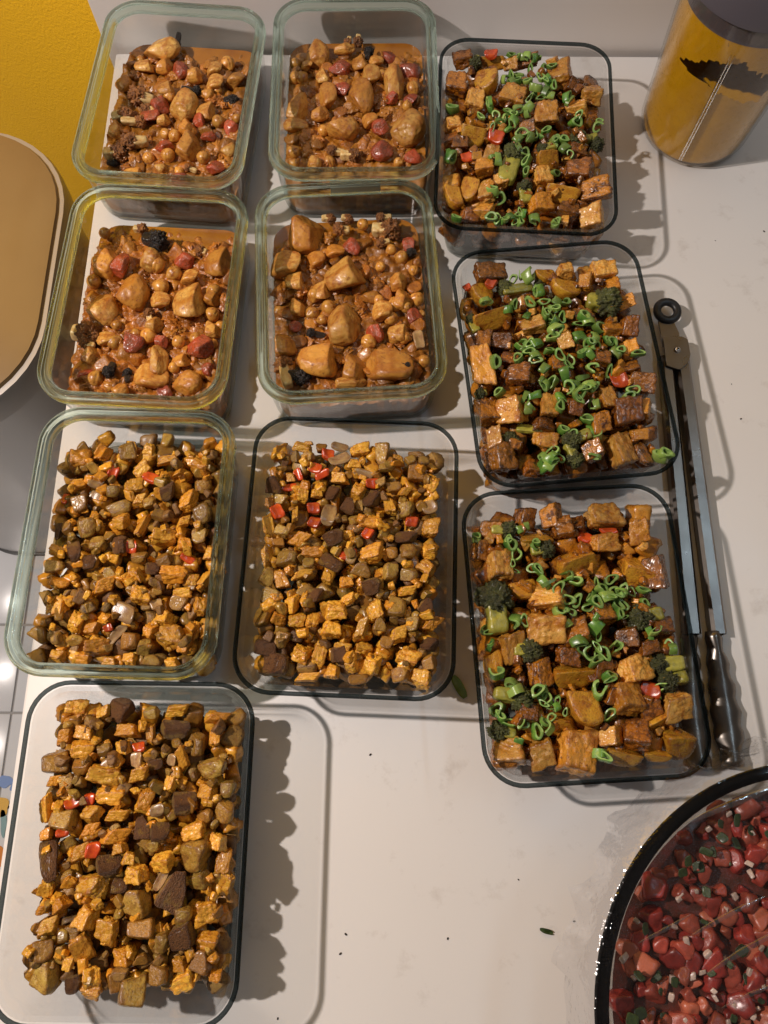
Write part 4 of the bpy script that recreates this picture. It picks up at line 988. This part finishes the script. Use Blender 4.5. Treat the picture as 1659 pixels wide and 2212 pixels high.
# ---------------------------------------------------------------- blender jar of yellow puree
jc = Vector((0.320, 0.630, 0.0))
jar = empty('blender_jar', jc)
tag(jar, 'clear blender jar coated with yellow puree under a grey lid', 'jar')
def jr(z): return .055 + (.0645 - .055) * z / .165 - .006 * max(0, 1 - z / .012) ** 2
zs = [0.0005, .002, .005, .012, .03, .06, .09, .12, .15, .165]
prof = [(.001, .0005)] + [(jr(z), z) for z in zs] + [(jr(z) - .0022, z) for z in reversed(zs[2:])] + [(.001, .0045)]
v, f = lathe(prof, 72); link('cup', mesh('cup', v, f, True, 50), jar, [M['jar_glass']])
M['puree'] = food('yellow_puree', (0.76, 0.42, 0.010), (0.68, 0.36, 0.008), rough=0.3, vary=0.0, coat=0.2, bump=0.1, scale=60.0, s1=1.0, speck=(0.22, 0.10, 0.01), speck_t=(.66, .70))
M['jar_ridge'] = solid_glass('jar_ridge', (0.95, 0.93, 0.90), clear=.3)
M['lid_grey'] = plain('lid_grey', (0.105, 0.095, 0.115), 0.45, c2=(0.09, 0.082, 0.098), s=5)
# puree coating: full lower down, torn smear higher up
na, nz = 120, 70
vi, v, f = {}, [], []
def smear(a, z):
    """the coating is torn open in a ragged patch below the lid, thick elsewhere"""
    da = (a - math.radians(-112) + math.pi) % (2 * math.pi) - math.pi
    q = Vector((math.cos(a) * 3.0, math.sin(a) * 3.0, z * 30))
    n1, n2 = noise.noise(q), noise.noise(q * 5 + Vector((3, 3, 3)))
    top = .128 - .030 * max(0, -da - .1) - .010 * max(0, da) + .008 * n1 + .006 * n2
    bot = .098 - .012 * da + .007 * n1 + .003 * n2
    if abs(da + .05 * n1) < .80 + .15 * n2 and bot < z < top: return False
    return True
for k in range(nz):
    z = .006 + (.158 - .006) * k / (nz - 1)
    for j in range(na):
        a = 2 * math.pi * j / na
        vi[j, k] = len(v); r = jr(z) - .0028
        v.append((r * math.cos(a), r * math.sin(a), z))
for k in range(nz - 1):
    z = .006 + (.158 - .006) * (k + .5) / (nz - 1)
    for j in range(na):
        if smear(2 * math.pi * (j + .5) / na, z):
            f.append((vi[j, k], vi[(j + 1) % na, k], vi[(j + 1) % na, k + 1], vi[j, k + 1]))
me = mesh('puree_coating', v, f)
bm = bmesh.new(); bm.from_mesh(me)
bmesh.ops.delete(bm, geom=[q for q in bm.verts if not q.link_faces], context='VERTS')
bmesh.ops.smooth_vert(bm, verts=[q for q in bm.verts if q.is_boundary], factor=.5, use_axis_x=True, use_axis_y=True, use_axis_z=True)
bm.to_mesh(me); bm.free()
link('puree_coating', me, jar, [M['puree']])
v, f = bridge([[((jr(z) - .0034) * math.cos(2 * math.pi * j / 48), (jr(z) - .0034) * math.sin(2 * math.pi * j / 48), z) for j in range(48)] for z in (.0055, .03, .076)], True, True)
link('puree', mesh('puree', v, f, True, 50), jar, [M['puree']])
for da in (-.012, .028):
    a = math.radians(-113) + da
    pts = []
    for k in range(14):
        z = .012 + (.140 - .012) * k / 13
        rc = jr(z) + .0006
        pts.append([(rc * math.cos(a) + .0009 * math.cos(t) * -math.sin(a) + .0009 * math.sin(t) * math.cos(a), rc * math.sin(a) + .0009 * math.cos(t) * math.cos(a) + .0009 * math.sin(t) * math.sin(a), z) for t in [2 * math.pi * q / 8 for q in range(8)]])
    v, f = bridge(pts, True, True)
    link('ridge', mesh('ridge', v, f), jar, [M['jar_ridge']])
prof = [(.001, .1665), (.060, .1665), (.0655, .1662), (.0662, .170), (.0640, .205), (.058, .235), (.001, .240)]
v, f = lathe(prof, 64); link('lid', mesh('lid', v, f, True, 40), jar, [M['lid_grey']])
prof = [(.0602, .150), (.0615, .1495), (.0618, .1664), (.0602, .1664)]
v, f = lathe(prof, 64, close=True); link('lid_collar', mesh('lid_collar', v, f, True, 40), jar, [M['lid_grey']])

# ---------------------------------------------------------------- tongs
M['tong_steel'] = plain('tong_steel', (0.20, 0.18, 0.16), 0.30, 0.92, c2=(0.17, 0.15, 0.135), s=20)  # colour darkened to stand for the containers' shadow on the tongs
M['rivet'] = plain('rivet', (0.75, 0.73, 0.70), 0.2, 0.95)
tongs = empty('tongs', (0.272, 0.22, 0.0))
tag(tongs, 'steel kitchen tongs with black hanging ring lying beside the tofu containers', 'tongs')
def tchild(name, me, mats): return child_at(link(name, me, None, mats), tongs)
def torus(cx, cy_, cz, R_, r_, tilt, sx=1.0):
    rings = []
    for k in range(32):
        a = 2 * math.pi * k / 32
        rings.append([((R_ + r_ * math.cos(t)) * math.cos(a) * sx + cx, (R_ + r_ * math.cos(t)) * math.sin(a) + cy_, cz + r_ * .8 * math.sin(t) + (R_ + r_ * math.cos(t)) * math.sin(a) * tilt) for t in [2 * math.pi * q / 12 for q in range(12)]])
    return bridge(rings, loop=True)
v, f = torus(.2668, .4025, .012, .0096, .0039, .05)
tchild('hanging_ring', mesh('hanging_ring', v, f), [M['black_plastic']])
def plate(name, outline, z0, z1, mats, bev=.0004):
    n = len(outline); v = [(x, y, z0) for x, y in outline] + [(x, y, z1) for x, y in outline]
    f = [tuple(reversed(range(n))), tuple(range(n, 2 * n))] + [(j, (j + 1) % n, n + (j + 1) % n, n + j) for j in range(n)]
    me = mesh(name, v, f, False)
    bm = bmesh.new(); bm.from_mesh(me); bmesh.ops.recalc_face_normals(bm, faces=bm.faces)
    bmesh.ops.bevel(bm, geom=bm.edges[:], offset=bev, segments=1, affect='EDGES'); bm.to_mesh(me); bm.free()
    return tchild(name, me, mats)
plate('pull_tab', [(.2575, .393), (.2725, .391), (.2760, .380), (.2760, .365), (.2590, .365)], .0095, .0112, [M['tong_steel']])
plate('locking_plate', [(.2587, .3745), (.2770, .3745), (.2820, .3715), (.2828, .356), (.2800, .3470), (.2720, .3400), (.2690, .3400), (.2590, .3440)], .0125, .0142, [M['tong_steel']])
v, f = lathe([(.001, .0022), (.0022, .0018), (.0033, .0006), (.0034, 0)], 20)
tchild('rivet', mesh('rivet', [(x + .2709, y + .3600, z + .0142) for x, y, z in v], f), [M['rivet']])
def channel(name, x0a, x1a, x0b, x1b, ya, yb, zt, lip):
    """arm: bent sheet, top face with folded edges"""
    rings = []
    for k in range(11):
        t = k / 10
        y = ya + (yb - ya) * t; x0 = x0a + (x0b - x0a) * t; x1 = x1a + (x1b - x1a) * t
        th = .0011
        rings.append([(x0, y, zt - lip), (x0, y, zt - .0025), (x0 + .0025, y, zt), (x1 - .0025, y, zt), (x1, y, zt - .0025), (x1, y, zt - lip),
                      (x1 - th, y, zt - lip), (x1 - th, y, zt - .003), (x1 - .003, y, zt - th), (x0 + .003, y, zt - th), (x0 + th, y, zt - .003), (x0 + th, y, zt - lip)])
    v, f = bridge(rings, True, True)
    me = mesh(name, v, f, True, 25)
    bm = bmesh.new(); bm.from_mesh(me); bmesh.ops.recalc_face_normals(bm, faces=bm.faces); bm.to_mesh(me); bm.free()
    return tchild(name, me, [M['tong_steel']])
channel('arm', .2560, .2680, .2500, .2640, .3560, .098, .0118, .0105)
channel('arm', .2700, .2830, .2725, .2850, .3700, .098, .0122, .0110)
def jaw(name, xc, zt, sgn):
    """cupped, scalloped gripping head"""
    nu, nv = 20, 10; v = []; f = []
    for layer in (0, 1):
        for k in range(nu + 1):
            t = k / nu; y = .100 - .107 * t
            wdt = .0060 + .0060 * math.sin(min(1, t * 1.15) * math.pi * .62) ** 1.2 * (1 - max(0, t - .75) * 2.4) + .0011 * math.sin(t * 34)
            for j in range(nv + 1):
                s = -1 + 2 * j / nv
                x = xc + sgn * .004 * math.sin(t * 2.2) + wdt * s
                z = zt - .006 * s * s - .003 * math.sin(t * 3.1) + .0006 * math.sin(t * 34) * abs(s) - layer * .0010
                v.append((x, y, z))
    st = (nu + 1) * (nv + 1)
    for k in range(nu):
        for j in range(nv):
            a = k * (nv + 1) + j
            f.append((a, a + 1, a + nv + 2, a + nv + 1)); f.append((st + a, st + a + nv + 1, st + a + nv + 2, st + a + 1))
    for k in range(nu):
        for j in (0, nv):
            a = k * (nv + 1) + j; f.append((a, a + nv + 1, st + a + nv + 1, st + a))
    for k in (0, nu):
        for j in range(nv):
            a = k * (nv + 1) + j; f.append((a, a + 1, st + a + 1, st + a))
    me = mesh(name, v, f); bm = bmesh.new(); bm.from_mesh(me); bmesh.ops.recalc_face_normals(bm, faces=bm.faces); bm.to_mesh(me); bm.free()
    return tchild(name, me, [M['tong_steel']])
jaw('jaw', .2560, .0105, -1)
jaw('jaw', .2735, .0150, 1)

# ---------------------------------------------------------------- scraps on the tabletop
def leaf(name, x, y, l, w, rz, mat, label, cat):
    n = 7; v = []; f = []
    for k in range(n):
        t = k / (n - 1); ww = w * (1 - abs(2 * t - 1) ** 3 * .5) * .5
        for s in (-1, 0, 1): v.append(((t - .5) * l, s * ww, .0012 + (abs(s)) * .0016 + .0008 * math.sin(t * 5)))
    for k in range(n - 1):
        for j in (0, 1): a = k * 3 + j; f.append((a, a + 1, a + 4, a + 3))
    b = len(v); v += [(p[0], p[1], p[2] - .0007) for p in v]
    f += [tuple(reversed([q + b for q in p])) for p in f]
    o = link(name, mesh(name, v, f), None, [mat]); o.location = (x, y, 0.0); o.rotation_euler = (0, 0, rz)
    return tag(o, label, cat)
leaf('scallion_scrap', .0625, .0545, .020, .0075, -1.05, M['scallion'], 'flat green scallion scrap on the table beside the hash container', 'scallion')
leaf('herb_scrap', .1240, -.1250, .010, .0035, -.3, M['herb'], 'small herb scrap on the table beside the cling film', 'herb')
rng = random.Random(5)
for i, (x, y) in enumerate([(0.0497, -0.1306), (-0.027, -0.1281), (0.378, 0.5017), (0.328, 0.4904), (0.1078, 0.0359), (-0.0308, -0.1412), (-0.0756, -0.1835), (0.1455, -0.1185), (0.3235, 0.3324), (0.1048, -0.09), (0.1818, -0.1246), (-0.0099, 0.0009), (0.3274, 0.2971), (-0.1834, 0.7579)]):
    o = link('crumb', kmesh('lump', i % 5, 'char', 3)); s_ = rng.uniform(.0004, .0008)
    o.location = (x, y, s_ * .6); o.scale = (s_ * 1.6, s_, s_ * .7); o.rotation_euler = (0, 0, rng.uniform(0, 6))
    tag(o, 'tiny dark crumb on the white tabletop', 'crumb', 'crumbs on the tabletop')
